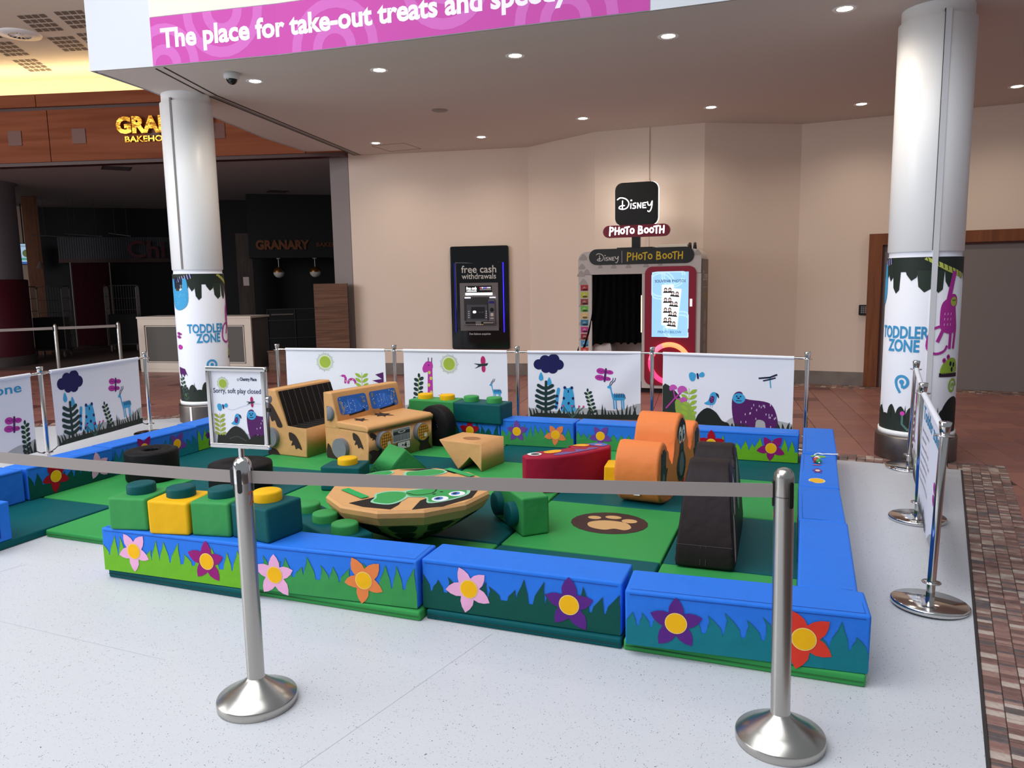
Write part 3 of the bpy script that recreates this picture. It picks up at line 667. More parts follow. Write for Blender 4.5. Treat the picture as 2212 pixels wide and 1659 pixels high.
    A.at(84, 0, K, 1); A.poly(ell(.06, .32, .16, .26, 0, 20, 0, PI), (22, 28, 26), 3); A.end()
    A.at(0, 0, K, 1)
    A.poly(rect(-1, .262, 1, .38), FOL, 1)
    x = -.9
    while x < .9:
        d = r.uniform(.05, .12); hgt = r.uniform(.02, .13); A.poly(smooth([(x, .36), (x + d * .2, .38 + hgt * .7), (x + d * .6, .38 + hgt), (x + d, .4), (x + d, .36)], 3, False) + [(x, .36)], FOL if r.random() < .6 else (30, 40, 36), 1); x += d * .85
    for i in range(14): q = -.85 + i * .13; A.poly([(q, .38), (q + .02, .38), (q + .012, .5)], (26, 34, 30), 2)
    for q in (.05, .15): A.line([(.1, .28), (q, .33), (q, .41)], .018, (84, 122, 114), 3); A.poly(ell(q, .425, .02), (212, 70, 180), 4)
    A.end(); A.build('printed_jungle', t)
    sm = MB(); q = math.radians(strip_a)
    rot = Matrix.Rotation(q, 4, 'Z')
    sm.box(-strip_w / 2, -R - .006, zlo, strip_w / 2, -R + .02, 3.78, strip_m, rot); sm.box(-strip_w * .62, -R - .003, 1.84, -strip_w / 2, -R + .02, 3.78, mat('strip_shadow_gap', (70, 68, 70), .7), rot)
    sm.build('joint_strip', t)
    if strip_m is not WHITE: MB().box(-.012, -R - .042, .0, .012, -R, .205, WHITE, rot).build('skirting_joint', t)
    return t
def facing(x, y): return math.atan2(-x, y)
column(.95, 7.73, .30, facing(.95, 7.73) - math.radians(31), 46, 'thick white column at right printed with a pink monkey above the barrier posts', .045, mat('strip_white', (222, 222, 226), .4))
column(-6.92, 7.43, .29, facing(-6.92, 7.43) + math.radians(11), -46, 'white jungle-print column at left with dark joint, behind the closed notice', .022, mat('strip_grey', (120, 112, 108), .5), 1.84)
# ------------------------------------------------------------ ceiling fittings
EMIT = mat('downlight_glow', (255, 246, 224), .5, emit=14)
def downlight(x, y, label):
    t = thing('downlight', label, 'light', (x, y, CZ), group='downlights in the soffit')
    MB().lathe([(.078, .0), (.098, -.004), (.1, .0), (.078, .01)], WHITE, 24).build('rim', t)
    MB().lathe([(.001, -.002), (.05, -.004), (.079, .004)], EMIT, 24).build('lens', t)
    d = bpy.data.lights.new('downlight', 'SPOT'); d.energy = 58; d.spot_size = 2.6; d.spot_blend = 1; d.color = (1, .87, .7); d.shadow_soft_size = .08
    o = bpy.data.objects.new('downlight_beam', d); COL.objects.link(o); o.location = (x, y, CZ - .03)
for (x, y, lb) in ((-5.755, 7.235, 'ceiling downlight at left beside the small security camera'), (-4.293, 7.412, 'front row ceiling downlight, second from left under the pink banner'), (-2.804, 7.515, 'front row ceiling downlight, middle of five along the pink banner'),
                   (-1.29, 7.517, 'front row ceiling downlight just right of the pink banner end'), (.207, 7.388, 'brightest ceiling downlight near top right, left of the right column'),
                   (-6.557, 11.117, 'rear ceiling downlight above the left end of the beige wall'), (-4.832, 11.388, 'rear ceiling downlight left of the wall bay'), (-3.013, 10.73, 'rear ceiling downlight in front of the wall bay corner'),
                   (-1.28, 10.787, 'rear ceiling downlight above the photo booth right side'), (.569, 11.455, 'rear ceiling downlight just left of the right column'), (2.27, 11.226, 'ceiling downlight at the right edge beyond the right column')):
    downlight(x, y, lb)
t = thing('security_camera', 'small white dome security camera hanging from the soffit', 'camera', (-5.756, 6.863, CZ))
MB().lathe([(.001, 0), (.085, 0), (.082, -.05), (.06, -.065)], mat('camera_housing', (206, 204, 204), .5), 24).build('housing', t); MB().ball((0, 0, -.06), .058, GLASSBLK, 18).build('dome', t)
t = thing('smoke_detector', 'flat grey ceiling disc in the middle of the soffit', 'detector', (-4.569, 9.4, CZ)); MB().lathe([(.001, -.012), (.09, -.012), (.11, 0)], mat('detector_plastic', (150, 140, 136), .6), 24).build('body', t)
t = thing('access_hatch', 'thin outlined square hatch in the soffit near the wall', 'hatch', (-6.45, 11.6, CZ))
h = MB()
for a in ((-.3, -.3, .3, -.292), (-.3, .292, .3, .3), (-.3, -.3, -.292, .3), (.292, -.3, .3, .3)): h.box(a[0], a[1], -.003, a[2], a[3], 0, mat('hatch_gap', (96, 88, 84), .8))
h.build('frame', t)
t = thing('air_diffuser', 'round white swirl air diffuser in the high left ceiling', 'vent', (-11.68, 9.1, 5.6))
MB().lathe([(.16, -.03), (.3, -.02), (.31, 0)], WHITE, 28).build('rim', t); MB().lathe([(.001, -.004), (.27, -.004)], mat('diffuser_void', (46, 40, 38), .9), 28).build('throat', t)
MB().lathe([(.001, -.03), (.06, -.03), (.07, -.01)], WHITE, 16).build('hub', t)
for i in range(16):
    a = 2 * PI * i / 16; MB().box(.06, -.012, -.022, .27, .012, -.012, WHITE, Matrix.Rotation(a, 4, 'Z')).build('blade', t)

# ------------------------------------------------------------ things on the back wall
def on_wall(i, s):
    a = Vector(W[i]); b = Vector(W[i + 1]); d = (b - a).normalized(); p = a + d * s; return (p.x, p.y), math.atan2(d.y, d.x)
(ax, ay), ar = on_wall(1, 2.3375)
t = thing('cash_machine', 'black wall cash machine with free cash withdrawals lettering', 'cash machine', (ax, ay, .455), ar)
MW, MH = 1.03, 1.785
soft_prism('surround', rrect(-MW / 2, 0, MW / 2, MH, .03), 0, .06, lambda u, v, q: (u, -q, v), GLASSBLK, t, .012)
soft_prism('hood', [(-.42, .36), (.42, .36), (.42, 1.52), (0, 1.47), (-.42, 1.52)], .05, .1, lambda u, v, q: (u, -q, v), GLASSBLK, t, .015)
MG = mat('machine_grey', (112, 108, 110), .45); MGD = mat('machine_dark', (44, 42, 48), .4)
f = MB().box(-.34, -.125, .33, .34, -.09, 1.155, MG).build('fascia', t)
def pl(h): return plane_map(0, -h, 0)
A = Art(pl(.1)); A.text('free cash', 0, 1.33, .175, (206, 204, 200), 0, .012, width=.62); A.text('withdrawals', 0, 1.225, .135, (206, 204, 200), 0, .01, width=.61); A.text('free balance enquiries', 0, .255, .055, (220, 220, 220), 0, .006, width=.38, ); A.build('lettering', t)
A = Art(pl(.1), h0=.002); 
A.build('marks', t) if False else None
A = Art(pl(.126)); A.poly(rect(-.24, .99, .23, 1.105), (24, 23, 28), 0); A.text('free cash', -.22, 1.04, .07, ink((250, 250, 250), emit=3), 1, .02, 'l', width=.18); A.text('withdrawals', -.22, 1.005, .04, ink((250, 250, 250), emit=3), 1, .01, 'l', width=.18)
for i in range(6): A.poly(rect(.02 + i * .033, 1.06, .044 + i * .033, 1.08), ink(((230, 90, 110), (240, 240, 245), (90, 150, 230), (180, 110, 220), (235, 235, 240), (240, 240, 250))[i], emit=1.5), 1)
A.poly(rect(.02, 1.03, .22, 1.045), (200, 200, 215), 1); A.poly(rrect(-.24, .945, .24, .985, .008), ink((255, 252, 250), emit=4), 1); A.build('lit_header', t)
r_ = MB(); r_.box(-.27, -.1255, .42, .28, -.12, .91, MGD); r_.build('recess', t)
sl = MB(); sl.add([(-.22, -.128, .78), (.14, -.128, .78), (.16, -.165, .5), (-.22, -.165, .5), (-.22, -.127, .5), (.16, -.127, .5)], [(0, 3, 2, 1), (3, 4, 5, 2), (0, 4, 3), (1, 2, 5)], mat('machine_screen_bezel', (62, 62, 74), .35)); sl.build('screen_bezel', t)
A = Art(lambda u, v, h: (u, -.131 - h - (0.78 - v) * .132, v)); A.poly(rect(-.14, .54, .1, .74), (24, 24, 34), 0); A.poly(ell(-.08, .655, .03, .022), ink((250, 250, 255), emit=5), 1); A.text('IN USE', .04, .64, .03, (110, 110, 120), 1)
for i in range(4):
    for x in (-.18, .13): A.poly(ell(x, .56 + i * .035, .013, .01), (196, 196, 200), 1)
A.build('display', t)
d_ = MB(); d_.box(.17, -.15, .44, .28, -.125, .87, mat('machine_side', (96, 94, 104), .45)); d_.build('reader_panel', t)
A = Art(pl(.151)); A.poly(rrect(.18, .8, .275, .84, .01), (40, 44, 130), 0); A.poly(ell(.23, .69, .035), (20, 30, 28), 0); A.poly(rect(.205, .58, .255, .635), (214, 200, 190), 0); A.poly(rect(.2, .535, .26, .555), (200, 196, 190), 0); A.build('card_reader', t)
k_ = MB(); k_.box(-.26, -.17, .43, .28, -.12, .5, MG); k_.build('shelf', t)
A = Art(pl(.171)); A.poly(rect(-.24, .45, -.06, .49), (28, 27, 30), 0); A.poly(rect(.04, .44, .27, .49), (16, 16, 18), 0); A.poly(rect(.08, .46, .26, .475), (196, 190, 184), 1)
for i in range(4): A.poly([(-.06 + i * .035, .432), (-.035 + i * .035, .432), (-.02 + i * .035, .445), (-.045 + i * .035, .445)], (230, 200, 90) if i == 3 else (220, 218, 216), 1)
A.build('note_slot', t)
for x in (-.25, .19): MB().box(x, -.14, .895, x + .1, -.121, .905, mat('machine_lamp', (240, 236, 255), .4, emit=6)).build('lamp', t)
for x, e in ((-.43, .25), (.43, 6)): MB().box(x - .005, -.106, .3, x + .005, -.098, 1.5, mat('blue_edge_%d' % e, (40, 30, 235), .4, emit=e)).build('edge_light', t)

(kx, ky), kr = on_wall(5, .935)
t = thing('keypad', 'small black door keypad on the wall left of the wooden frame', 'keypad', (kx, ky, 1.05), kr)
soft_prism('case', rrect(-.065, 0, .065, .15, .012), 0, .04, lambda u, v, q: (u, -q, v), PLASTIC, t, .008)
for i in range(3):
    for j in range(4): MB().box(-.034 + i * .026, -.046, .03 + j * .027, -.016 + i * .026, -.04, .048 + j * .027, mat('key_button', (150, 146, 150), .5)).build('key', t)
(px, py), pr = on_wall(3, .82)
t = thing('wall_conduit', 'thin white cable conduit running down the bay above the sign', 'conduit', (px, py, 0), pr)
MB().box(-.014, -.025, 2.1, .014, 0, CZ, WALL).build('pipe', t); MB().box(-.03, -.035, 3.03, .03, 0, 3.09, WALL).build('box', t)

dr = struct(MB().box(0, -.02, 0, 2.3, .0, 2.1, mat('door_steel', (150, 140, 136), .5, .6), Matrix.Translation((.95, 12.452, 0)) @ Matrix.Rotation(math.atan2(-.12, 1.6), 4, 'Z')).build('door_1', None))
TD = Matrix.Translation((.95, 12.452, 0)) @ Matrix.Rotation(math.atan2(-.12, 1.6), 4, 'Z')
MB().box(-.15, -.07, 0, .03, .06, 2.06, DOORWOOD, TD).build('jamb', dr); MB().box(-.15, -.07, 2.06, 2.5, .06, 2.22, DOORWOOD, TD).build('header', dr)
MB().box(.03, -.06, 0, .055, .02, 2.06, DKWOOD, TD).build('stop', dr); MB().box(.03, -.06, 2.03, 2.3, .02, 2.06, DKWOOD, TD).build('stop', dr); MB().box(2.3, -.07, 0, 2.5, .06, 2.06, DOORWOOD, TD).build('jamb', dr)

# ------------------------------------------------------------ photo booth
BX, BY = -3.17, 11.0
t = thing('photo_booth', 'pale grey photo booth with black curtain and crimson screen panel', 'photo booth', (BX, BY, 0))
PB = mat('booth_grey', (206, 198, 194), .5); CRIM = mat('booth_crimson', (150, 18, 50), .35); SIDE = mat('booth_side', (112, 104, 100), .5)
def bx(u): return (u - 1250) * .00668
def bz(v): return 2.03 - (v - 545) * .00663
BW = bx(1515); top = 2.04
FR_ = lambda u, v, q: (u, q, v)
fr = MB(); o1 = bx(1281); o2 = bx(1391); oz1 = bz(586); oz0 = bz(842)
out = [(0, .06), (BW, .06), (BW, top)] ; rr = .12
prof = rrect(0, .06, BW, top, .13)
rs = [p for p in rrect(0, top - .3, BW, top, .12) if p[1] > top - .14]; soft_prism('roof_shell', [(BW, top - .335)] + rs + [(0, top - .335)], 0, .7, FR_, PB, t, .006)
soft_prism('left_post', rect(0, .06, o1, top - .336), 0, .7, FR_, PB, t, .01)
soft_prism('front_panel', rect(o2, .06, BW, top - .336), 0, .7, FR_, PB, t, .012)
MB().box(o1, .55, .06, o2, .6, top - .2, DARK2).build('back_panel', t); MB().box(.05, .05, 0, BW - .05, .68, .06, DARK).build('plinth', t)
MB().box(BW, .02, .1, BW + .012, .69, top - .14, SIDE).build('side_panel', t)
MB().box(o1, .1, .06, o2, .55, .1, DARK2).build('booth_floor', t)
SM = lambda u, v, h: (BW + .0125 + h, u, v)
A = Art(SM); A.text('Disney', .36, 1.6, .2, (206, 202, 198), 0, .01, width=.5); A.poly(rect(.04, 1.5, .66, 1.506), (190, 186, 182), 0)
for i in range(3): A.poly(rect(.15, 1.3 + i * .05, .55, 1.325 + i * .05), (150, 134, 96), 0)
for i in range(3): A.poly(rrect(.22, .5 + i * .24, .48, .7 + i * .24, .05), (150, 142, 138), 0)
A.build('side_print', t)
# header plate and lettering
HX0, HX1, HZ0, HZ1 = bx(1275), bx(1500), bz(573), bz(539)
soft_prism('header_plate', rrect(HX0, HZ0, HX1, HZ1, .11), -.015, .0, FR_, mat('booth_black', (30, 29, 30), .4), t, .003)
def script_disney(A, x, y, k, c, L=1):      # hand-drawn capitals of the wordmark, drawn as strokes
    A.at(x, y, k); wd = .075
    A.line(smooth([(-.12, .72), (.1, .84), (.5, .74), (.72, .45), (.6, .12), (.28, .02), (.0, .1), (.1, .25), (.4, .28)], 4, False), wd, c, L); A.line([(.26, .62), (.24, .06)], wd, c, L)
    A.line([(.88, .4), (.86, .06)], wd, c, L); A.poly(ell(.9, .62, .07, .06), c, L)
    A.line(smooth([(1.22, .42), (1.04, .38), (1.06, .25), (1.2, .2), (1.18, .06), (1.0, .06)], 3, False), wd, c, L)
    A.line([(1.36, .05), (1.36, .42), (1.58, .06), (1.6, .42)], wd, c, L)
    A.line([(1.98, .42), (1.74, .4), (1.74, .06), (1.96, .06)], wd, c, L); A.line([(1.74, .24), (1.92, .24)], wd, c, L)
    A.line(smooth([(2.08, .46), (2.14, .24), (2.3, .24), (2.42, .5), (2.36, .0), (2.22, -.22), (2.1, -.18)], 3, False), wd, c, L); A.end()
def script_booth(A, x, y, k, c, L=1, wd=.17):
    A.at(x, y, k)
    G = {'P': [[(.0, -.12), (.06, 1.0)], [(.06, .95), (.4, .9), (.5, .66), (.34, .46), (.06, .42)]], 'H': [[(0, 0), (.04, .9)], [(.5, .02), (.54, .92)], [(.0, .42), (.52, .5)]],
         'O': [ell(.26, .4, .24, .3, 0, 12) + [(.5, .4)]], 'T': [[(-.05, .86), (.55, .95)], [(.28, .9), (.26, 0)]], 'B': [[(0, 0), (.05, 1.0)], [(.05, .98), (.42, .9), (.4, .6), (.08, .52)], [(.1, .5), (.52, .42), (.5, .08), (.02, .0)]]}
    for ch, xx in zip('PHOTOBOOTH', (0, .75, 1.5, 2.12, 2.82, 3.95, 4.75, 5.45, 6.08, 6.8)):
        for st in G[ch]: A.line([(p[0] + xx, p[1]) for p in st], wd, c, L)
    A.end()
A = Art(lambda u, v, h: (u, -.015 - h, v)); script_disney(A, bx(1294), bz(565), .128, (222, 220, 216)); A.poly(rect(bx(1347.5), bz(570), bx(1348.5), bz(544)), (190, 190, 190), 1)
script_booth(A, bx(1360), bz(564), .106, (222, 190, 52), 1, .16); A.build('header_lettering', t)
# pale outline shapes scattered over the front
A = Art(lambda u, v, h: (u, -.001 - h, v)); SHP = (176, 168, 164)
for (u, v, k) in ((1262, 556, .07), (1259, 576, .06), (1257, 592, .07), (1270, 588, .06), (1262, 610, .07), (1258, 660, .05), (1258, 700, .05), (1258, 735, .05), (1330, 577, .05), (1362, 577, .05), (1400, 576, .05), (1430, 574, .04), (1507, 552, .06), (1300, 577, .04)):
    A.poly(smooth([(bx(u) - k * .9, bz(v) - k * .5), (bx(u) - k * .4, bz(v) + k * .4), (bx(u), bz(v) + k * .7), (bx(u) + k * .5, bz(v) + k * .3), (bx(u) + k * .8, bz(v) - k * .5)], 3), SHP, 0)
A.build('scattered_shapes', t)
CARD = ((176, 32, 40), (196, 196, 60), (150, 60, 50), (110, 186, 60), (226, 190, 120), (40, 120, 160), (190, 50, 130), (150, 34, 40), (70, 150, 200), (206, 70, 50))
for i, c in enumerate(CARD):
    v = 616 + i * 15.4; x0, x1, z1, z0 = bx(1255.5), bx(1272.5), bz(v), bz(v + 13)
    cd = MB().box(x0, -.004, z0, x1, 0, z1, mat('card_%d' % i, c, .5)).build('picture_card', t)
    A = Art(lambda u, v, h: (u, -.004 - h, v)); A.poly(ell((x0 + x1) / 2, (z0 + z1) / 2 - .01, .026, .03), tuple(min(255, int(q * .5 + 110)) for q in c), 0); A.poly(ell((x0 + x1) / 2 + .01, z0 + .018, .04, .016), tuple(int(q * .5) for q in c), 1); A.build('picture', cd)
# opening: curtain, seat and inner walls
cu = MB(); n = 44; cw = []
def cpt(i, k):
    f = i / n; x = o1 - .01 + (o2 - o1 - .01) * f; zt = oz1 + .0; zb = bz(744) - (.12 if f < .35 else 0) * (1 - f / .35 if f < .35 else 0) - .02 * math.sin(i)
    g = k / 8; x -= .22 * max(0, 1 - f / .55) * g * g; return (x, .03 + .018 * math.sin(i * 1.1) - .03 * max(0, 1 - f * 2) * g, zt + (zb - zt) * g)
cu.add([cpt(i, k) for k in range(9) for i in range(n + 1)], [(k * (n + 1) + i, (k + 1) * (n + 1) + i, (k + 1) * (n + 1) + i + 1, k * (n + 1) + i + 1) for k in range(8) for i in range(n)], mat('curtain_black', (5, 5, 6), .95, spec=.1), True)
cu.build('curtain', t)
soft_prism('seat_ledge', [(o1, .1), (o1 + .2, .1), (o1 + .28, .55), (o1 + .26, bz(745)), (o1, bz(745))], .08, .5, FR_, PB, t, .02)
soft_prism('inner_wall', rect(o1, .06, o2, bz(748)), .42, .5, FR_, mat('booth_inner', (190, 184, 180), .6), t, .004)
MB().box(o2 - .012, .01, bz(720), o2 - .002, .02, bz(640), mat('booth_strip_light', (255, 214, 170), .5, emit=2.5)).build('strip_light', t)
PX0, PX1, PZ0, PZ1 = bx(1398), bx(1505), bz(834), bz(579)
soft_prism('screen_panel', rrect(PX0, PZ0, PX1, PZ1, .1), -.022, 0, FR_, CRIM, t, .006)
SX0, SX1, SZ0, SZ1 = bx(1413.5), bx(1490), bz(729), bz(591)
sc_ = MB().box(SX0, -.026, SZ0, SX1, -.02, SZ1, mat('booth_screen', (150, 200, 240), .3, emit=.95)).build('screen', t)
A = Art(lambda u, v, h: (u, -.0262 - h, v)); LT = lambda c, e=.9: ink(c, emit=e)
for (cx, cz, r) in ((SX0 + .12, SZ1 - .18, .2), (SX1 - .1, SZ0 + .12, .24), (SX0 + .3, SZ1 - .05, .16)):
    for q in (1, .8): A.line([(min(max(cx + r * q * math.cos(a * .3), SX0), SX1), min(max(cz + r * q * math.sin(a * .3), SZ0), SZ1)) for a in range(21)], .015, LT((190, 226, 250)), 0, cap=False)
A.text('SOUVENIR PHOTOS', (SX0 + SX1) / 2, bz(613), .055, LT((30, 60, 90), .2), 1, .01, width=.43); A.text('PRINTS BELOW', (SX0 + SX1) / 2, bz(721), .05, LT((60, 120, 150), .5), 1, .006, width=.33)
for (cx, cz, ro) in ((bx(1459), bz(668), -.1), (bx(1447), bz(660), 0)):
    A.at(cx, cz, 1, rot=ro); A.poly(rect(-.085, -.29, .085, .28), LT((226, 236, 244)), 2 if ro == 0 else 1)
    for i in range(4):
        y = .2 - i * .14; A.poly(rect(-.07, y - .06, .07, y + .06), LT((244, 246, 248), 1.0), 3 if ro == 0 else 2)
        for q, dk in ((-.03, 0), (.03, 1)): A.poly(ell(q, y - .035, .035, .03, 0, 10, 0, PI), LT((40, 44, 50), .02), 4); A.poly(ell(q, y + .012, .022, .027), LT((40, 36, 36), .02), 4); A.poly(ell(q, y + .006, .014, .019), LT((232, 214, 206), .7), 5)
    A.end()
A.build('screen_print', sc_)
MB().box(bx(1493), -.03, bz(664), bx(1498), -.02, bz(648), mat('reader_white', (236, 236, 238), .4, emit=.8)).build('card_reader', t)
g = MB(); n = 30; cz = bz(786); cx = bx(1452); R1 = .27
ring = [(R1 - .035, -.03), (R1 - .03, -.05), (R1 + .03, -.05), (R1 + .035, -.03)]
TI = Matrix.Translation((cx, 0, cz)) @ Matrix.Rotation(PI / 2, 4, 'X')
for i in range(3):
    a = (PI * (0), PI * .62, PI * .95)[i]; b = (PI * .62, PI * .95, 2 * PI)[i]
    g.lathe([(r, -z) for r, z in ring], mat('ring_light_%d' % i, ((255, 150, 96), (255, 110, 140), (255, 60, 120))[i], .5, emit=1.6), 20, TI, a0=a, a1=b)
g.build('ring_light', t)
# illuminated sign on the booth roof: a plain black plate with the lettering, and a crimson lozenge
t2 = thing('roof_sign', 'black plate sign over crimson lit lozenge on the booth roof', 'sign', (-2.375, 11.3, 2.04))
MB().box(-.26, -.12, 0, .26, .12, .05, PLASTIC).build('foot', t2); MB().box(-.06, -.03, .05, .06, .03, .24, PLASTIC).build('stem', t2)
soft_prism('black_plate', rrect(-.31, .37, .31, .98, .1), -.02, .05, FR_, mat('sign_black', (12, 12, 13), .5), t2, .008)
soft_prism('plate_backlight', rrect(-.318, .362, .318, .988, .105), .05, .07, FR_, mat('sign_edge', (255, 255, 255), .5, emit=1.6), t2, .004)
soft_prism('lozenge', rrect(-.49, .2, .49, .375, .086), -.035, .045, FR_, mat('sign_crimson', (122, 20, 46), .4), t2, .008)
A = Art(lambda u, v, h: (u, -.022 - h, v)); script_disney(A, -.25, .6, .2, ink((255, 255, 255), emit=2.4)); A.build('wordmark', t2)
A = Art(lambda u, v, h: (u, -.037 - h, v)); script_booth(A, -.385, .245, .108, ink((255, 255, 255), emit=2.4), 1, .2); A.build('lit_lettering', t2)
t3 = thing('roof_box', 'flat cream box with black plugs on the photo booth roof', 'box', (-1.84, 11.35, 2.04))
soft_box('box', -.21, -.1, 0, .21, .12, .075, mat('box_cream', (214, 208, 196), .6), t3, .008)
for x in (.2, .27): MB().lathe([(.001, .1), (.02, .09), (.028, .0)], PLASTIC, 10, Matrix.Translation((x + .04, -.06, 0))).build('plug', t3)
# ------------------------------------------------------------ banner barrier posts and banners
def banner_post(x, y, label, tx=None, ty=None):
    dx, dy = ((tx - x) / .93, (ty - y) / .93) if tx is not None else (0, 0)
    t = thing('barrier_post', label, 'post', (x, y, 0), group='chrome posts carrying the printed banners', rot=(-dy, dx, 0))
    MB().lathe([(.17, -.002), (.178, .004), (.18, .02), (.172, .026), (.02, .03), (.001, .03)], CHROME, 40).build('base_plate', t)
    MB().lathe([(.0205, .028), (.0205, .86), (.019, .87)], CHROME, 20).build('pole', t)
    MB().lathe([(.019, .866), (.0225, .872), (.03, .926), (.027, .931), (.001, .929)], CHROME, 20).build('cap', t)
    for z in (.858, .118): MB().lathe([(.02, z), (.044, z), (.046, z + .003), (.044, z + .006), (.02, z + .006)], CHROME, 24).build('ring', t)
    return t
BACKP = [(-5.992, 7.648), (-4.451, 7.777), (-2.959, 7.849), (-1.505, 7.989), (.011, 7.754)]
for p, lb in zip(BACKP, ('chrome banner post at the left end of the back row', 'chrome banner post between the two sun banners behind the toy jeep', 'chrome banner post between the bird banner and the rain cloud banner', 'chrome banner post in front of the crimson booth panel', 'chrome banner post at the right end of the back row')): banner_post(*p, lb)
LEFTP = [(-6.38, 3.58), (-6.612, 5.023), (-6.844, 6.458)]
for p, lb in zip(LEFTP[1:], ('chrome banner post at left between the text banner and the cloud banner', 'chrome banner post at the far right end of the left banners')): banner_post(*p, lb)
RIGHTP = [(.842, 7.18), (.735, 5.66), (.615, 4.157)]; RT = [(.856, 7.125), (.729, 5.673), (.646, 4.207)]
for p, q, lb in zip(RIGHTP, RT, ('farthest chrome banner post of the right side row', 'middle chrome banner post of the right side row', 'nearest chrome banner post at right with a large round base')): banner_post(*p, lb, *q)

def banner(p0, p1, label, art, fold=0):
    p0 = Vector(p0); p1 = Vector(p1); L = (p1 - p0).length; d = (p1 - p0).normalized(); Wd = L - .235
    t = thing('printed_banner', label, 'banner', (*p0, 0), math.atan2(d.y, d.x), group='white printed banners around the play area')
    x0 = .1175; zt, zb = .868, .15
    def bm_(u, v, h):           # u across, v up from the hem; viewer at local -y
        q = v / (zt - zb); r = .004 * math.sin(u * 9 + 1.3) * (1 - q) + .003 * math.sin(u * 3.1 + v * 5)
        if fold: k = (u / Wd) - (.55 + .5 * q); r += .016 * math.exp(-(k * 7) ** 2) * (1 - .2 * q)
        return (x0 + u, -r - h, zb + v)
    m = MB(); nu, nv = 40, 18
    for sgn in (0, 1):
        vs = [bm_(Wd * i / nu, (zt - zb) * j / nv, 0 if sgn == 0 else -.002) for j in range(nv + 1) for i in range(nu + 1)]
        fs = [(j * (nu + 1) + i, j * (nu + 1) + i + 1, (j + 1) * (nu + 1) + i + 1, (j + 1) * (nu + 1) + i) for j in range(nv) for i in range(nu)]
        m.add(vs, fs if sgn == 0 else [f[::-1] for f in fs], CLOTH, True)
    m.build('cloth', t)
    MB().cyl((x0, 0, .868), (x0 + Wd, 0, .868), .017, CLOTH, 16).build('sleeve', t)
    MB().cyl((.02, 0, .868), (L - .02, 0, .868), .009, CHROME, 10).cyl((.022, 0, .868), (.085, 0, .868), .012, CHROME, 10).cyl((L - .085, 0, .868), (L - .022, 0, .868), .012, CHROME, 10).build('rail', t)
    MB().tube([(.04, 0, .12), (x0 - .02, 0, .14), (x0 + .01, -.002, .16)], .004, PLASTIC, 6).tube([(L - .04, 0, .12), (L - x0 + .02, 0, .14), (L - x0 - .01, -.002, .16)], .004, PLASTIC, 6).build('elastic_cord', t)
    A = Art(lambda u, v, h: bm_(u, v, h), h0=.0015, dh=.0006, seg=.12, clip=(.002, .002, Wd - .002, .695)); A.at(0, 0, Wd / 1.25, 1); art(A); A.end(); A.build('printed_scene', t)
    return t
banner(BACKP[0], BACKP[1], 'white banner with green sun and pink snake above the jeep seat', art_snake)
banner(BACKP[1], BACKP[2], 'white banner with green sun, giraffe and bird behind the stacked bricks', art_giraffe)
banner(BACKP[2], BACKP[3], 'white banner in the back row with a navy rain cloud and blue antelope', art_rain, 1)
banner(BACKP[3], BACKP[4], 'white banner with a purple gorilla at the right of the back row', art_gorilla)
banner(LEFTP[0], LEFTP[1], 'white banner with toddler zone text cut by the left edge', art_notice)
banner(LEFTP[1], LEFTP[2], 'white banner with rain cloud and dark grass at far left', art_rain)
banner(RT[0], RT[1], 'rear white banner of the right side row, seen edge on', art_giraffe)
banner(RT[1], RT[2], 'nearest white text banner of the right side row, seen edge on', art_notice)

# ------------------------------------------------------------ belt stanchions
def stanchion(x, y, label, rot, slots, chrome_head):
    t = thing('belt_stanchion', label, 'stanchion', (x, y, 0), rot=rot)
    MB().lathe([(.148, -.002), (.153, .002), (.155, .03), (.152, .036), (.1, .062), (.045, .1), (.034, .112)], STEEL, 56).build('base', t)
    MB().lathe([(.0355, .108), (.0335, .116), (.0335, .905)], STEEL, 32).build('post', t)
    HM = CHROME if chrome_head else STEEL
    e = .0012 if chrome_head else 0
    MB().lathe([(.0335 + e, .9), (.0335 + e, .968), (.031, .982), (.022, .995), (.01, 1.0), (.001, 1.001)], HM, 32).build('head', t)
    for a in slots:
        m = MB(); q = math.radians(a); T = Matrix.Rotation(q, 4, 'Z')
        vs = []
        soft = rrect(-.0085, .865, .0085, .957, .008)
        m.add([(u, -.0335 - .004, v) for u, v in soft] + [(u, -.031, v) for u, v in soft], [tuple(range(len(soft)))] + [(i, i + len(soft), (i + 1) % len(soft) + len(soft), (i + 1) % len(soft)) for i in range(len(soft))], PLASTIC, False, T)
        m.build('belt_slot', t)
    return t
sl = stanchion(-1.996, 2.302, 'left brushed steel belt stanchion carrying the closed notice', (0, 0, facing(-1.996, 2.302)), (-24, 78, -112, 168), True)
sr = stanchion(-.044, 2.716, 'right brushed steel belt stanchion in the foreground', (0, -.014, 0), (-78, 44, 134, -168), False)
def cyl_map(R): return lambda u, v, h: ((R + h) * math.sin(u / R), -(R + h) * math.cos(u / R), v)
A = Art(cyl_map(.0335), h0=.0006); A.line(smooth([(.018, .856), (.024, .866), (.034, .864), (.036, .85), (.022, .818)], 3, False) + [(.042, .822)], .006, (216, 92, 50), 0); A.build('painted_number', sl)
A = Art(cyl_map(.0335), h0=.0006); A.line([(-.046, .85), (-.043, .835), (-.046, .825)], .006, (216, 92, 50), 0); A.build('painted_mark', sr)
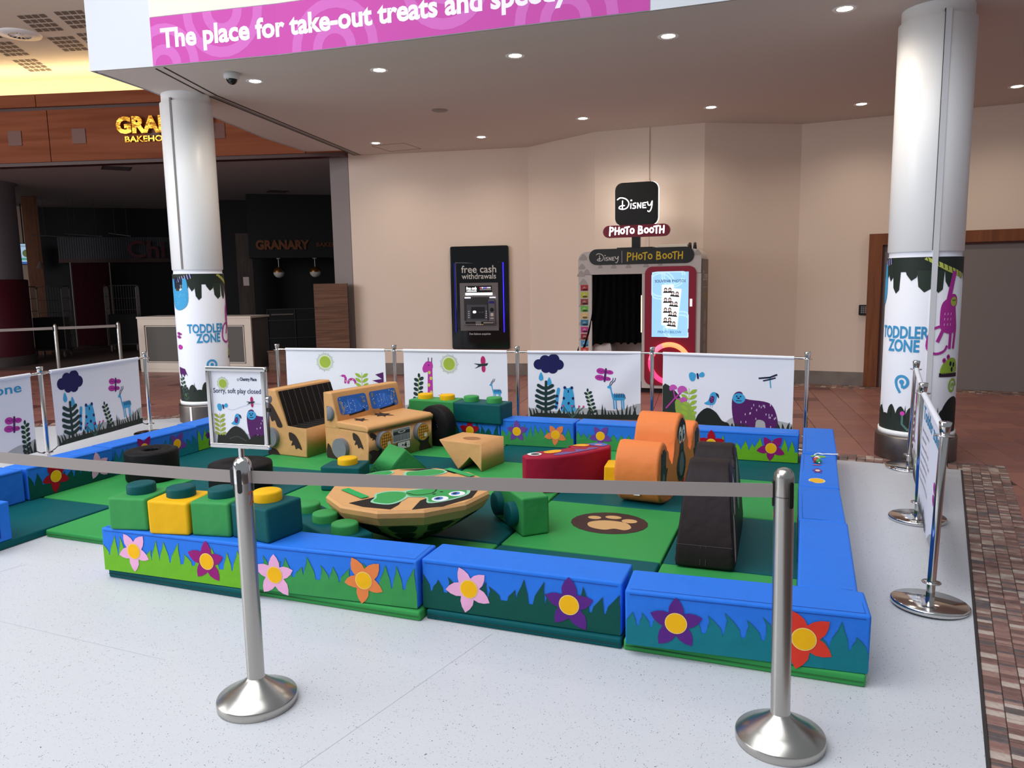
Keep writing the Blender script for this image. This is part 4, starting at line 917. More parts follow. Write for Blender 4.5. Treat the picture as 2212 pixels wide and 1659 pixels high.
def belt(a, b, sag, parent=None, name='belt'):
    m = MB(); n = 16; a = Vector(a); b = Vector(b); d = (b - a); nrm = Vector((-d.y, d.x, 0)).normalized() * .0012
    vs = []
    for i in range(n + 1):
        f = i / n; p = a + d * f - Vector((0, 0, sag * 4 * f * (1 - f)))
        for s_, z in ((-1, -.0245), (1, -.0245), (1, .0245), (-1, .0245)): vs.append(tuple(p + nrm * s_ + Vector((0, 0, z))))
    m.add(vs, [(4 * i + k, 4 * i + (k + 1) % 4, 4 * i + 4 + (k + 1) % 4, 4 * i + 4 + k) for i in range(n) for k in range(4)], WEB)
    return m.build(name, parent)
b1 = tag(belt((-1.963, 2.312, .921), (-.083, 2.706, .921), .004, None, 'barrier_belt'), 'taupe webbing belt stretched between the two foreground stanchions', 'belt')
MB().box(-.013, -.006, .886, .0, .006, .956, PLASTIC, Matrix.Translation((-.078, 2.708, 0)) @ Matrix.Rotation(.2, 4, 'Z')).build('belt_clip', b1)
b2 = tag(belt((-3.7, 2.25, .925), (-2.034, 2.297, .921), .006, None, 'barrier_belt'), 'taupe webbing belt running from the left stanchion out of frame', 'belt')
MB().box(-.006, -.007, .888, .012, .007, .955, PLASTIC, Matrix.Translation((-2.04, 2.296, 0))).build('belt_clip', b2)

# notice frame standing on the left stanchion
t = thing('notice_frame', 'chrome framed poster reading Sorry, soft play closed', 'sign', (-1.996, 2.302, 1.0), .09)
MB().cyl((0, 0, -.002), (0, 0, .036), .011, CHROME, 14).build('neck', t)
FW, FH, z0 = .256, .312, .034
for nm, a in (('frame_bar', (-FW / 2, z0, FW / 2, z0 + .018)), ('frame_bar', (-FW / 2, z0 + FH - .018, FW / 2, z0 + FH)), ('frame_bar', (-FW / 2, z0 + .018, -FW / 2 + .018, z0 + FH - .018)), ('frame_bar', (FW / 2 - .018, z0 + .018, FW / 2, z0 + FH - .018))):
    soft_prism(nm, rect(*a), -.012, .008, FR_, CHROME, t, .004)
MB().box(-FW / 2 + .012, -.003, z0 + .012, FW / 2 - .012, .004, z0 + FH - .012, PAPER).build('poster', t)
pw = FW - .036
A = Art(lambda u, v, h: (u, -.003 - h, v), h0=.0005, dh=.0003, clip=(-pw / 2, z0 + .018, pw / 2, z0 + FH - .018))
def Y(f): return z0 + .018 + (FH - .036) * f
A.poly(rect(-pw / 2, z0, pw / 2, Y(.14)), (176, 182, 190), 0)
a_sun(A, -.06, Y(.83), .028); A.text('Chantry Place', .052, Y(.875), .0165, (40, 44, 80), 1, .03, width=.072); A.line(ell(.008, Y(.885), .004), .0014, (40, 44, 80), 1, cap=False)
A.text('Sorry, soft play closed', .0, Y(.7), .026, (52, 54, 92), 1, .006, width=pw * .94)
a_bird(A, .058, Y(.58), .04); a_bow(A, -.065, Y(.51), .045)
A.line(smooth([(-.045, Y(.48)), (-.02, Y(.47)), (.02, Y(.52)), (.07, Y(.56)), (.1, Y(.56))], 4, False), .002, (214, 218, 236), 0, cap=False)
a_leaves(A, -.083, Y(.1), .078, 5, (160, 170, 62)); a_parrot(A, -.012, Y(.33), .048); a_gorilla(A, .104, Y(.24), .13)
A.poly(smooth([(-.08, Y(0)), (-.055, Y(.14)), (-.02, Y(.24)), (.015, Y(.2)), (.04, Y(.08)), (.045, Y(0))], 4, False) + [(-.08, Y(0))], (34, 36, 32), 5)
for i in range(5): q = -.1 + i * .012; A.poly([(q, Y(0)), (q + .016, Y(0)), (q + .02, Y(.1)), (q + .006, Y(.12))], (34, 36, 32), 5)
for i in range(5): q = .035 + i * .018; A.poly(smooth([(q, Y(0)), (q + .012, Y(.08)), (q + .034, Y(.14)), (q + .03, Y(.06)), (q + .018, Y(0))], 3), (34, 36, 32), 5)
A.line(smooth([(-.045, Y(.06)), (-.01, Y(.1)), (.03, Y(.04))], 4, False), .003, (70, 74, 66), 6, cap=False)
A.build('printed_notice', t)
MB().cyl((FW / 2, 0, z0 + .19), (FW / 2 + .01, 0, z0 + .19), .014, CHROME, 16).cyl((FW / 2, 0, z0 + .15), (FW / 2 + .008, 0, z0 + .15), .008, PLASTIC, 12).build('clamp_knob', t)
# ------------------------------------------------------------ soft floor mats
MGREEN = mat('mat_green', (60, 156, 82), .55, bump=(5, .3, .015), spec=.12); MTEAL = mat('mat_teal', (10, 88, 92), .55, bump=(5, .3, .015), spec=.12)
def floor_mat_(x, y, wd, dp, m, label, rz=0):
    t = thing('floor_mat', label, 'mat', (x, y, 0), rz, 'soft floor mats of the play area')
    soft_box('padding', .004, .004, .0, wd - .004, dp - .004, .05, m, t, .012, .002)
    MB().box(.012, -.0005, .022, wd - .012, .006, .025, NAVYB if m is None else mat('seam_' + m.name, tuple(int(c * .72) for c in ((52, 142, 72) if m is MGREEN else (16, 82, 84))), .6)).build('seam', t)
    return t
RO = ('front', 'second', 'third', 'back'); CO_ = ('rightmost', 'second from the right', 'third from the right', 'fourth from the right')
cols = [(-.725, .995), (-1.715, .985), (-2.71, .99), (-3.70, .985)]; rows = [(3.2, .99), (4.2, .99), (5.2, 1.01), (6.22, .98)]
yy = {(0, 0): 3.2, (1, 0): 3.2, (2, 0): 3.16, (3, 0): 3.1}
for c, (x, wd) in enumerate(cols):
    for r, (y, dp) in enumerate(rows):
        y0 = yy.get((c, r), y); m = MGREEN if (c + r) % 2 == 0 else MTEAL
        nm = 'green' if m is MGREEN else 'dark teal'
        lb = f'{nm} square mat, {RO[r]} row from the camera, {CO_[c]}'
        if (c, r) == (1, 1): lb = 'green square mat with a brown and tan paw print'
        t = floor_mat_(x, y0, wd, y + dp - y0 if y0 != y else dp, m, lb)
        if (c, r) == (1, 1):
            A = Art(top_map(.05), h0=.001); A.at(.535, .6); A.poly(ell(0, 0, .255, .225), (66, 44, 44), 0)
            A.poly(smooth([(-.13, -.03), (-.04, .04), (.1, .03), (.16, -.06), (.13, -.12), (.06, -.11), (.0, -.15), (-.1, -.12)]), (214, 170, 116), 1)
            for q in ((-.12, .08, .045, .035), (0, .12, .055, .035), (.12, .07, .052, .042)): A.poly(ell(*q), (214, 170, 116), 1)
            A.end(); A.build('paw_print', t)
for x, y, wd, dp, m, lb in ((-4.715, 3.5, 1.0, .97, MGREEN, 'bright green mat jutting forward at the entrance, left of the brick row'), (-4.715, 4.48, 1.0, .97, MTEAL, 'dark teal mat behind the entrance mat, near the black tyres'),
                           (-4.715, 5.46, 1.0, .97, MGREEN, 'green mat under the toy jeep seat'), (-4.715, 6.44, 1.0, .76, MTEAL, 'dark teal mat behind the toy jeep seat'),
                           (-5.73, 3.11, 1.0, .96, MTEAL, 'dark teal mat at the left frame edge below the loose blue blocks'), (-5.73, 4.08, 1.0, .98, MGREEN, 'green mat along the left wall beside the red flower block'),
                           (-5.73, 5.07, 1.0, .99, MTEAL, 'dark teal mat at left under the standing black tyre'), (-5.73, 6.07, 1.0, .99, MGREEN, 'green mat in the far left corner of the play area')):
    floor_mat_(x, y, wd, dp, m, lb)

# ------------------------------------------------------------ soft wall blocks
def flower(t, fm, x, z, k, m, rot=0, seed=0):
    r = random.Random(seed); A = Art(fm, h0=.0038); P = []
    for i in range(5):
        a = rot + PI / 2 + i * 2 * PI / 5; s = 1 + r.uniform(-.08, .08)
        for da, q in ((-.63, .53), (-.42, .73), (-.2, .93), (0, 1.12), (.2, .93), (.42, .73)): P.append((x + k * s * q * math.cos(a + da), z + k * s * q * math.sin(a + da)))
    A.poly(P, m, 0); f = A.build('flower', t)
    A = Art(fm, h0=.0050); A.poly(ell(x, z, k * .43, n=26), mat('petal_rim', (250, 214, 120), .5), 0); A.poly(ell(x, z, k * .39, n=26), vinyl('gold', (250, 188, 22)), 1); A.build('flower_centre', f)
def grass(t, fm, L, m, seed, hb=.095):
    r = random.Random(seed); A = Art(fm, h0=.0018, clip=(.006, .004, L - .006, .235)); A.poly(rect(.006, .004, L - .006, hb), m, 0); x = .02
    dk = mat('stitch_' + m.name, tuple(int(255 * (c ** (1 / 2.2)) * .8) for c in m.node_tree.nodes['Principled BSDF'].inputs['Base Color'].default_value[:3]), .6)
    while x < L - .02:
        wd = r.uniform(.055, .085); h = r.choice((.155, .175, .195, .212)) ; b = r.uniform(-.035, .035)
        bl = [(x - wd * .5, hb - .03), (x + wd * .55, hb - .03), (x + wd * .42 + b * .1, hb + (h - hb) * .35), (x + wd * .2 + b * .45, hb + (h - hb) * .7), (x + b, h), (x - wd * .06 + b * .45, hb + (h - hb) * .7), (x - wd * .28 + b * .1, hb + (h - hb) * .35)]
        A.poly(bl, m, 0); A.line(bl[2:5], .002, dk, 1, cap=False); A.line(bl[4:7], .002, dk, 1, cap=False); x += wd * r.uniform(.85, 1.15)
    A.build('grass', t)
def block(x, y, rz, L, label, gm=None, flowers=(), dp=.245, z0=.05, h=.25, seed=1, side=-1):
    FO = .0035
    t = thing('wall_block', label, 'soft block', (x, y, z0), rz, 'blue padded wall blocks around the play area')
    soft_box('padding', 0, 0, 0.001, L, dp, h, BLUE, t, .012, .004, .001)
    sm = MB(); dkb = mat('blue_seam', (16, 56, 140), .6)
    sm.box(.02, -.0022, h - .017, L - .02, 0, h - .0155, dkb).box(.02, .02, h - .0, L - .02, .0215, h + .0008, dkb).box(L - .0215, .02, h - .0, L - .02, dp - .02, h + .0008, dkb); sm.build('seam', t)
    if gm:
        fm = lambda u, v, q: (u, -q, v)
        grass(t, fm, L, gm, seed)
        for i, (fx, fz_, k, m, r) in enumerate(flowers): flower(t, fm, fx, fz_, k, m, r, seed * 7 + i)
    return t
block(-3.70, 3.085, .03, .985, 'blue block with lime grass under the brick row, front left', LIME, ((.23, .135, .105, PINK, .6), (.73, .13, .108, MAGENTA, 0)), seed=1)
block(-2.705, 3.13, .06, .965, 'blue block with mid green grass, pink and orange flowers, in front', GREEN, ((.15, .095, .108, PINK, 0), (.67, .12, .108, ORANGE, .5)), seed=2)
block(-1.735, 3.215, .012, 1.0, 'blue block with dark green grass, pink and purple flowers, in front', DKGREEN, ((.255, .13, .108, PINK, .45), (.755, .118, .112, PURPLE, 0)), seed=3)
block(-.706, 3.16, .06, .985, 'blue block with turquoise grass, purple and red flowers, front right', SEA, ((.22, .126, .11, PURPLE, 0), (.735, .122, .115, CORAL, .42)), seed=4)
block(-3.77, 6.90, -.03, .985, 'low blue block with one red flower under the stacked back bricks', DKGREEN, ((.66, .12, .1, FRED, 0), (.2, .1, .1, PINK, 0)), h=.2, seed=5)
block(-2.775, 6.86, .04, .74, 'blue block in the back row with lilac and orange flowers', GREEN, ((.17, .14, .1, LILAC, 0), (.56, .125, .1, ORANGE, .55)), seed=6)
block(-2.02, 6.90, .0, .985, 'blue back row block with a lilac flower behind the red bird', GREEN, ((.24, .135, .1, LILAC, .6), (.74, .13, .1, PINK, 0)), seed=7)
block(-1.025, 6.875, .0, .99, 'blue back row block with lime grass, red and magenta flowers', LIME, ((.26, .13, .105, FRED, 0), (.765, .12, .108, MAGENTA, .55)), seed=8)
block(-5.47, 3.965, PI / 2, .78, 'blue left wall block with red and pink flowers above the belt', DKGREEN, ((.235, .135, .11, FRED, .5), (.62, .13, .105, PINK, .1)), seed=9)
block(-5.485, 4.755, PI / 2, .975, 'blue left wall block with purple flowers behind the tall tyre', SEA, ((.33, .17, .1, MAGENTA, .6), (.71, .13, .105, LILAC, .6)), seed=10)
block(-5.50, 5.74, PI / 2, .99, 'blue left wall block with lime grass partly behind the notice', LIME, ((.21, .11, .1, PURPLE, 0), (.7, .12, .1, FRED, .3)), seed=11)
block(-5.48, 3.335, PI / 2, .61, 'plain blue block in the left wall beside the entrance')
t = block(-5.40, 3.06, 0, .665, 'blue block with dark blue strip at the left frame edge', dp=.24)
MB().box(.66, .07, .03, .6672, .16, .225, NAVYB).build('strip', t)
block(-.005, 4.435, -PI / 2, .985, 'plain blue right wall block nearest the foreground stanchion', SEA, ((.3, .13, .1, PINK, 0), (.7, .13, .1, ORANGE, .3)), seed=12)
block(-.02, 5.17, -PI / 2 + .012, .725, 'plain blue right wall block in front of the felt pictures', GREEN, ((.4, .13, .1, PINK, 0),), seed=13)
t = block(-.012, 6.15, -PI / 2 - .008, .97, 'blue right wall block with felt pictures on top', DKGREEN, ((.3, .13, .1, FRED, 0), (.7, .13, .1, PINK, 0)), seed=14)
A = Art(lambda u, v, h: (u, v, .251 + h), h0=.001)
A.at(.815, .11, rot=PI / 2); A.poly(ell(0, 0, .052, .066), (250, 226, 180), 0); A.poly(ell(0, 0, .045, .058), (244, 186, 40), 1); A.end()
A.at(.53, .115, rot=PI / 2); A.poly(smooth([(-.02, -.03), (-.035, .0), (-.02, .035), (-.0, .075), (.014, .04), (.032, .0), (.016, -.03), (.03, -.07), (.0, -.05), (-.02, -.075)]), (108, 52, 130), 0); A.poly(ell(0, 0, .016, .026), (240, 214, 190), 1); A.end()
for q in (.28, .36): A.poly(ell(q, .11, .012, .03), (226, 92, 96), 0)
A.poly(ell(.08, .12, .04, .055), (130, 186, 70), 0); A.line([(.08, .09), (.08, .15)], .006, (90, 140, 50), 1); A.build('felt_picture', t)
block(-.004, 7.20, -PI / 2, 1.035, 'plain blue block at the far right corner of the wall', LIME, ((.3, .13, .1, MAGENTA, 0), (.7, .13, .1, FRED, .3)), h=.255, seed=15)
t = thing('bead_toy', 'tiny wooden caterpillar of coloured beads on the right wall', 'toy', (.108, 5.84, .30), 1.75)
for i, (c, r) in enumerate((((40, 150, 80), .02), ((190, 60, 40), .021), ((240, 232, 224), .023), ((34, 54, 150), .02))): MB().ball((i * .03 * math.cos(.2 * i), .012 * (i % 2), r - .001), r, mat('bead_%d' % i, c, .35)).build('bead', t)
MB().ball((-.018, 0, .012), .006, WHITE, 8).build('nose', t)
t = thing('cord', 'short white cord lying on the far right wall block', 'cord', (.12, 6.12, .301), .1)
MB().tube([tuple(p) + (.006,) for p in smooth([(-.04, -.02), (-.01, .03), (.02, .01), (.05, .02), (.1, .02), (.13, .028)], 3, False)], .006, mat('white_cord', (236, 238, 244), .7), 6).build('cord_body', t)

# ------------------------------------------------------------ stacking bricks
def studs(t, pts, m, z, r=.078, h=.052, T=None):
    for x, y in pts: MB().lathe([(.001, h), (r - .012, h), (r - .003, h - .004), (r, h - .012), (r, -.002)], m, 28, (T or Matrix()) @ Matrix.Translation((x, y, z))).build('stud', t)
def brick(x, y, z, rz, L, D, H, m, sm, pts, label, group='soft stacking bricks', rot=None):
    t = thing('stacking_brick', label, 'brick', (x, y, z), rz, group, rot)
    soft_box('padding', -L / 2, -D / 2, .001, L / 2, D / 2, H, m, t, .016, .005); studs(t, pts, sm, H); return t
brick(-3.522, 3.215, .30, .16, .236, .245, .188, GREEN, TEAL, [(0, .01)], 'green brick with teal stud, left end of the front row')
brick(-3.24, 3.225, .30, .19, .245, .245, .188, YELLOW, TEAL, [(0, .01)], 'yellow brick with teal stud in the front row')
brick(-2.995, 3.277, .30, .15, .236, .245, .188, GREEN, TEAL, [(0, .01)], 'green brick with teal stud between the yellow and teal ones')
brick(-2.705, 3.288, .30, -.13, .27, .25, .194, TEAL, YELLOW, [(0, .01)], 'teal brick with yellow stud, right end of the front row')
brick(-2.90, 3.54, .05, .2, .2, .16, .19, YELLOW, TEAL, [(0, 0)], 'yellow brick half hidden behind the teal front brick')
brick(-3.545, 7.015, .251, -.015, .515, .26, .2, GREEN, YELLOW, [(-.12, 0), (.13, 0)], 'green brick with two yellow studs on the back wall')
brick(-3.005, 6.975, .251, -.09, .53, .26, .2, TEAL, GREEN, [(-.13, 0), (.13, 0)], 'teal brick with two green studs on the back wall')
brick(-3.36, 5.04, .05, .22, .32, .25, .19, TEAL, YELLOW, [(.02, 0)], 'teal brick with one yellow stud in front of the jeep')
brick(-2.66, 3.755, .05, -.54, .76, .24, .19, TEAL, GREEN, [(-.26, 0), (0, 0), (.26, 0)], 'long teal brick with three green studs beside the turtle')
t = thing('stacking_brick', 'green brick tipped on its side, teal studs against the turtle', 'brick', (-1.56, 4.41, .05), math.radians(132), 'soft stacking bricks')
soft_box('padding', 0, -.1, .001, .52, .09, .25, GREEN, t, .016, .005)
studs(t, [(-.12, .13), (-.12, .38)], TEAL, 0, T=Matrix.Translation((0, .088, 0)) @ Matrix(((0, 1, 0, 0), (0, 0, 1, 0), (-1, 0, 0, 0), (0, 0, 0, 1))))
t = thing('yellow_block', 'yellow block just visible behind the orange ape rocker', 'block', (-1.44, 5.62, .05), .1); soft_box('padding', .03, -.1, .001, .19, .12, .2, YELLOW, t)
# green wedge and tan notched block
t = thing('soft_wedge', 'green triangular wedge in front of the jeep grille', 'wedge', (-3.22, 5.62, .05), math.radians(-33))
soft_prism('padding', [(-.22, 0.001), (.22, 0.001), (0, .215)], -.16, .15, lambda u, v, q: (q, u, v), GREEN, t, .014)
t = thing('notched_block', 'tan soft block with a triangular notch and striped oval on top', 'block', (-2.524, 5.795, .05), -.16)
soft_prism('padding', [(0, 0.001), (0, .24), (-.43, .24), (-.24, 0.001), (-.22, 0.001), (-.115, .135)], 0, .38, lambda u, v, q: (u, q, v), TAN, t, .01)
A = Art(lambda u, v, h: (u, v, .24 + h), h0=.001); A.poly(ell(-.2, .17, .085, .06), (150, 92, 56), 0)
for i in range(6): A.line([(-.265 + i * .025, .135), (-.25 + i * .026, .2)], .007, (214, 170, 120), 1, cap=False)
A.build('striped_oval', t)

# ------------------------------------------------------------ tyres
def tyre(x, y, z, R, r, h, label, rot=None):
    t = thing('padded_ring', label, 'tyre', (x, y, z), 0, 'soft black jeep tyres', rot)
    MB().lathe([(r, .0), (R - .02, 0), (R - .004, .008), (R, .022), (R, h - .022), (R - .005, h - .006), (R - .022, h), (r + .015, h), (r, h - .015), (r - .004, h * .5), (r, 0)], BLACK, 40).build('padding', t)
    m = MB()
    for i in range(14): a = 2 * PI * i / 14; m.box(r - .012, -.008, .02, r, .008, h - .008, BLACK, Matrix.Rotation(a, 4, 'Z'))
    m.build('gathered_lining', t); return t
tyre(-5.09, 4.79, .051, .21, .07, .25, 'tall black tyre with gathered hole against the left wall')
tyre(-4.18, 4.80, .051, .245, .03, .2, 'flat black tyre behind the head of the left stanchion')
tyre(-3.385, 6.61, .25, .2, .06, .13, 'black tyre standing upright at the right side of the jeep', (PI / 2, 0, math.radians(165)))

# ------------------------------------------------------------ toy jeep, front and seat
SPLAT = (56, 42, 36)
def splat(A, x, y, k, seed=0, n=11, c=SPLAT, L=0):
    r = random.Random(seed); A.poly(smooth([(x + k * (r.uniform(.85, 1.15) if i % 2 else r.uniform(.4, .55)) * math.cos(2 * PI * i / (2 * n)) * 1.0, y + k * (r.uniform(.8, 1.1) if i % 2 else r.uniform(.4, .55)) * math.sin(2 * PI * i / (2 * n)) * .8) for i in range(2 * n)], 3), c, L)
def paw_mud(A, x, y, k, rot=0, L=0):
    A.at(x, y, k, rot=rot); A.poly(smooth([(-.5, .5), (-.1, .45), (.2, .15), (.5, -.5), (.2, -.42), (.0, -.5), (-.1, -.25), (-.35, -.3), (-.25, -.02), (-.45, .05)]), SPLAT, L); A.end()
JA = math.radians(-15)
t = thing('toy_jeep', 'tan soft play jeep front with mud splats, bonnet and windscreen', 'soft play jeep', (-4.13, 5.89, .05), JA)
JL, JW = .56, .85
soft_prism('body', rect(0, 0.001, JL, .29), 0, JW, lambda u, v, q: (u, q, v), TAN, t, .014)
soft_prism('bonnet', [(.15, .292), (JL + .012, .286), (JL + .016, .325), (JL - .02, .345), (.17, .355)], -.006, JW + .006, lambda u, v, q: (u, q, v), TAN, t, .014)
soft_prism('windscreen_frame', [(-.002, .28), (.205, .28), (.115, .60), (.1, .615), (.0, .61)], -.003, JW + .003, lambda u, v, q: (u, q, v), TAN, t, .014)
def ws(u, v, h): f = v / .27; return (.187 - .07 * f + h * .97, u, .345 + .24 * f + h * .28)
A = Art(ws, h0=.003); WB = vinyl('window_blue', (52, 104, 190), .2)
r = random.Random(8)
for a, b in ((.05, .4), (.44, .795)):
    A.poly(rrect(a, .06, b, .245, .03), WB, 0); A.poly(smooth([(a + .07, .065), (a + .09, .17), (a + .15, .215), (a + .24, .18), (a + .27, .065)], 3), (44, 110, 214), 1)
    for i in range(9): q = a + .03 + r.uniform(0, .25); A.line([(q, .08 + r.uniform(0, .05)), (q + r.uniform(-.02, .02), .14 + r.uniform(0, .07))], .003, (150, 190, 236), 2, cap=False)
    for i in range(26): A.poly(ell(r.uniform(a + .015, b - .015), r.uniform(.075, .23), r.uniform(.002, .005), n=6), (236, 240, 244), 3)
    for i in range(10): A.poly(ell(r.choice((r.uniform(a + .015, a + .05), r.uniform(b - .05, b - .015))), r.uniform(.075, .23), .012, .018, n=8), (128, 120, 118), 1)
    A.line([(a + .1, .05), (b - .06, .066)], .016, (16, 16, 18), 4, cap=True); A.line([(b - .1, .066), (b - .06, .082)], .012, (16, 16, 18), 4)
A.build('windscreen', t)
A = Art(lambda u, v, h: (u, v, .3565 + h - (u - .17) * .027), h0=.003); splat(A, .3, .17, .085, 3, 5); splat(A, .27, .46, .13, 5, 7); A.build('mud_splat', t)
FRM = lambda u, v, h: (JL + h, u, v)
A = Art(FRM, h0=.002)
A.at(.04, 0); A.poly(rect(.265, .135, .505, .262), (232, 232, 234), 0); A.poly(rect(.275, .145, .495, .255), (60, 60, 66), 1)
for i in range(4): A.poly(rect(.275, .236 + i * .005, .495, .238 + i * .005), (220, 220, 224), 2)
for i in range(15): A.poly(rect(.28 + i * .0145, .148, .288 + i * .0145, .205), (196, 198, 202), 2)
for i in range(4): A.poly(rect(.277, .156 + i * .013, .493, .159 + i * .013), (120, 122, 128), 3)
A.poly(ell(.385, .228, .05, .014), (200, 202, 206), 3); A.poly(ell(.385, .23, .03, .008), (80, 82, 88), 4); A.end(); A.build('grille', t)
A = Art(FRM, h0=.006); A.poly(rrect(.36, .06, .53, .135, .01), (20, 20, 22), 0); A.poly(rrect(.365, .065, .525, .13, .008), (232, 230, 228), 1); A.text('4', .465, .074, .07, (16, 16, 18), 2, .03, sy=.95); A.line([(.42, .1), (.44, .1)], .012, (16, 16, 18), 2, cap=False); A.poly(ell(.507, .09, .006, n=8), (150, 150, 156), 2); A.build('number_plate', t)
for cy in (.175, .66):
    hl = MB().cyl((JL - .01, cy, .19), (JL + .055, cy, .19), .083, VGREY, 28).build('headlight', t)
    A = Art(lambda u, v, h: (JL + .056 + h, u, v)); A.poly(ell(cy, .19, .077), (226, 158, 40), 0); A.poly(ell(cy, .19, .066), (232, 178, 70), 1)
    for i in range(-2, 3):
        q = i * .026; e = math.sqrt(max(0, .066 ** 2 - q * q)); A.line([(cy + q, .19 - e), (cy + q, .19 + e)], .008, (150, 84, 40), 2, cap=False); A.line([(cy - e, .19 + q), (cy + e, .19 + q)], .008, (150, 84, 40), 2, cap=False)
    A.poly(ell(cy + .03, .16, .022), (238, 226, 206), 3); A.build('headlight_lens', hl)
A = Art(FRM, h0=.002)
for cx in (.1, .73): A.poly(smooth([(cx - .07, .0), (cx - .06, .07), (cx - .09, .11), (cx - .03, .12), (cx + .02, .1), (cx + .07, .12), (cx + .06, .06), (cx + .09, .0)]), SPLAT, 0)
paw_mud(A, .08, .24, .09, .3); A.build('mud_patch', t)
A = Art(lambda u, v, h: (u, -h, v), h0=.003); paw_mud(A, .44, .2, .13); A.poly(smooth([(.02, .0), (.03, .13), (.07, .11), (.1, .05), (.14, .04), (.16, .0)]), SPLAT, 0); A.build('mud_patch', t)
MB().cyl((.23, .0, .115), (.23, -.045, .115), .092, VGREY, 28).build('wheel_hub', t)
mr = MB(); mr.lathe([(.001, .03), (.055, .03), (.065, .022), (.068, 0)], VGREY, 14, Matrix.Translation((.075, -.002, .42)) @ Matrix.Rotation(PI / 2, 4, 'X') @ Matrix.Rotation(-PI / 2, 4, 'Z'), a0=0, a1=PI); mr.box(.07, -.03, .353, .078, 0, .487, VGREY); mr.build('wing_mirror', t)
t = thing('toy_jeep', 'tan soft play jeep seat with black pinstriped bench cushion', 'soft play jeep', (-4.745, 5.85, .05), math.radians(-6))
soft_prism('body', [(0, .001), (.47, .001), (.47, .275), (.24, .275), (.13, .61), (.115, .625), (.0, .62)], 0, .77, lambda u, v, q: (u, q, v), TAN, t, .014)
A = Art(lambda u, v, h: (.245 - .108 * v / .335 + h * .95, u, .277 + v + h * .3), h0=.004, dh=.002); A.poly(rect(.015, 0, .755, .325), BLACK, 0)
for i in range(9): q = .06 + i * .081; A.line([(q, 0), (q, .325)], .0035, (120, 112, 104), 1, cap=False)
A.build('back_cushion', t)
A = Art(lambda u, v, h: (v, u, .276 + h), h0=.004, dh=.002); A.poly(rect(.015, .245, .755, .462), BLACK, 0)
for i in range(9): q = .06 + i * .081; A.line([(q, .245), (q, .462)], .0035, (120, 112, 104), 1, cap=False)
A.build('seat_cushion', t)
A = Art(lambda u, v, h: (u, -h, v), h0=.003); A.poly(smooth([(.0, .5), (.07, .48), (.14, .38), (.19, .28), (.13, .27), (.1, .33), (.06, .32), (.04, .37), (0, .36)]), SPLAT, 0); paw_mud(A, .34, .15, .15); A.poly(smooth([(-.0, .0), (.02, .06), (.1, .05), (.13, .0)]), SPLAT, 0); A.build('mud_patch', t)
MB().cyl((.055, .0, .17), (.055, -.045, .17), .092, VGREY, 28).build('wheel_hub', t)

# ------------------------------------------------------------ upturned turtle
t = thing('turtle_rocker', 'upturned tan turtle rocker with green feet and cartoon face', 'rocker', (-2.31, 4.17, .05))
OLV = vinyl('olive', (142, 120, 78)); SCUTE = vinyl('scute', (34, 33, 31)); N12 = 12; RT_ = [(.505, .312), (.518, .298), (.515, .27), (.478, .215), (.42, .172), (.32, .105), (.2, .042), (.11, .002), (.001, .0)]
m = MB()
vs = []; TW = .13
for i in range(N12):
    a = 2 * PI * i / N12 + TW
    for q, z in RT_: vs.append((q * math.cos(a), q * math.sin(a), z))
k = len(RT_)
for j in range(k - 1):
    fs = [((i * k + j), (i * k + j + 1), (((i + 1) % N12) * k + j + 1), (((i + 1) % N12) * k + j)) for i in range(N12)]
    m.add(vs, [f[::-1] for f in fs], TAN if j < 3 else OLV)
m.build('shell', t)
A = Art(lambda u, v, h: (u, v, .3125 + h), h0=0); A.poly([(.505 * math.cos(2 * PI * i / N12 + TW), .505 * math.sin(2 * PI * i / N12 + TW)) for i in range(N12)], TAN, 0); A.build('belly', t)
for (j0, j1, ins) in ((.208, .14, .018), (.132, .07, .016), (.062, .014, .01)):
    def prof(z):
        for (q0, z0), (q1, z1) in zip(RT_, RT_[1:]):
            if z1 <= z <= z0: return q1 + (q0 - q1) * (z - z1) / (z0 - z1 + 1e-9)
    for i in range(N12):
        a0, a1 = 2 * PI * i / N12 + TW, 2 * PI * (i + 1) / N12 + TW; pts = []
        for (z, f) in ((j0, .12), (j0, .88), (j1, .8), (j1, .2)):
            q = prof(z) + .003; p0 = Vector((q * math.cos(a0), q * math.sin(a0), z - .002)); p1 = Vector((q * math.cos(a1), q * math.sin(a1), z - .002)); pts.append(p0.lerp(p1, f))
        c = sum(pts, Vector()) / 4; ring = []
        for e in range(4):
            for f in (.18, .5, .82): ring.append(tuple(pts[e].lerp(pts[(e + 1) % 4], f)))
        MB().add(ring, [tuple(reversed(range(12)))], SCUTE).build('scute', t)
A = Art(lambda u, v, h: (u, v, .313 + h), h0=.0012); TG = vinyl('turtle_green', (58, 158, 84)); TGL = vinyl('turtle_pale', (150, 206, 176)); BK = vinyl('belly_black', (30, 28, 28))
A.poly([(-.06, -.46), (-.18, -.42), (-.1, -.27), (.08, -.22), (.12, -.36), (.12, -.455)], BK, 0); A.poly([(.24, -.42), (.38, -.31), (.47, -.1), (.44, .06), (.28, .0), (.2, -.24)], BK, 0)
A.poly([(-.49, .02), (-.42, .22), (-.3, .38), (-.36, .3)], BK, 0); A.poly([(-.3, .38), (-.1, .48), (.0, .46), (-.12, .4)], BK, 0); A.poly([(-.02, .47), (.16, .46), (.12, .4)], BK, 0)
FT = [(-.06, -.37), (.06, -.38), (.1, -.3), (.09, -.18), (.03, -.1), (-.08, -.12), (-.13, -.2), (-.09, -.28)]
A.poly(smooth(FT), TGL, 1); A.poly(smooth([(p[0] * .84 - .003, p[1] * .86 - .033) for p in FT]), TG, 2)
FB_ = [(-.16, .24), (.0, .3), (.06, .4), (.02, .46), (-.08, .46), (-.14, .4), (-.22, .34)]
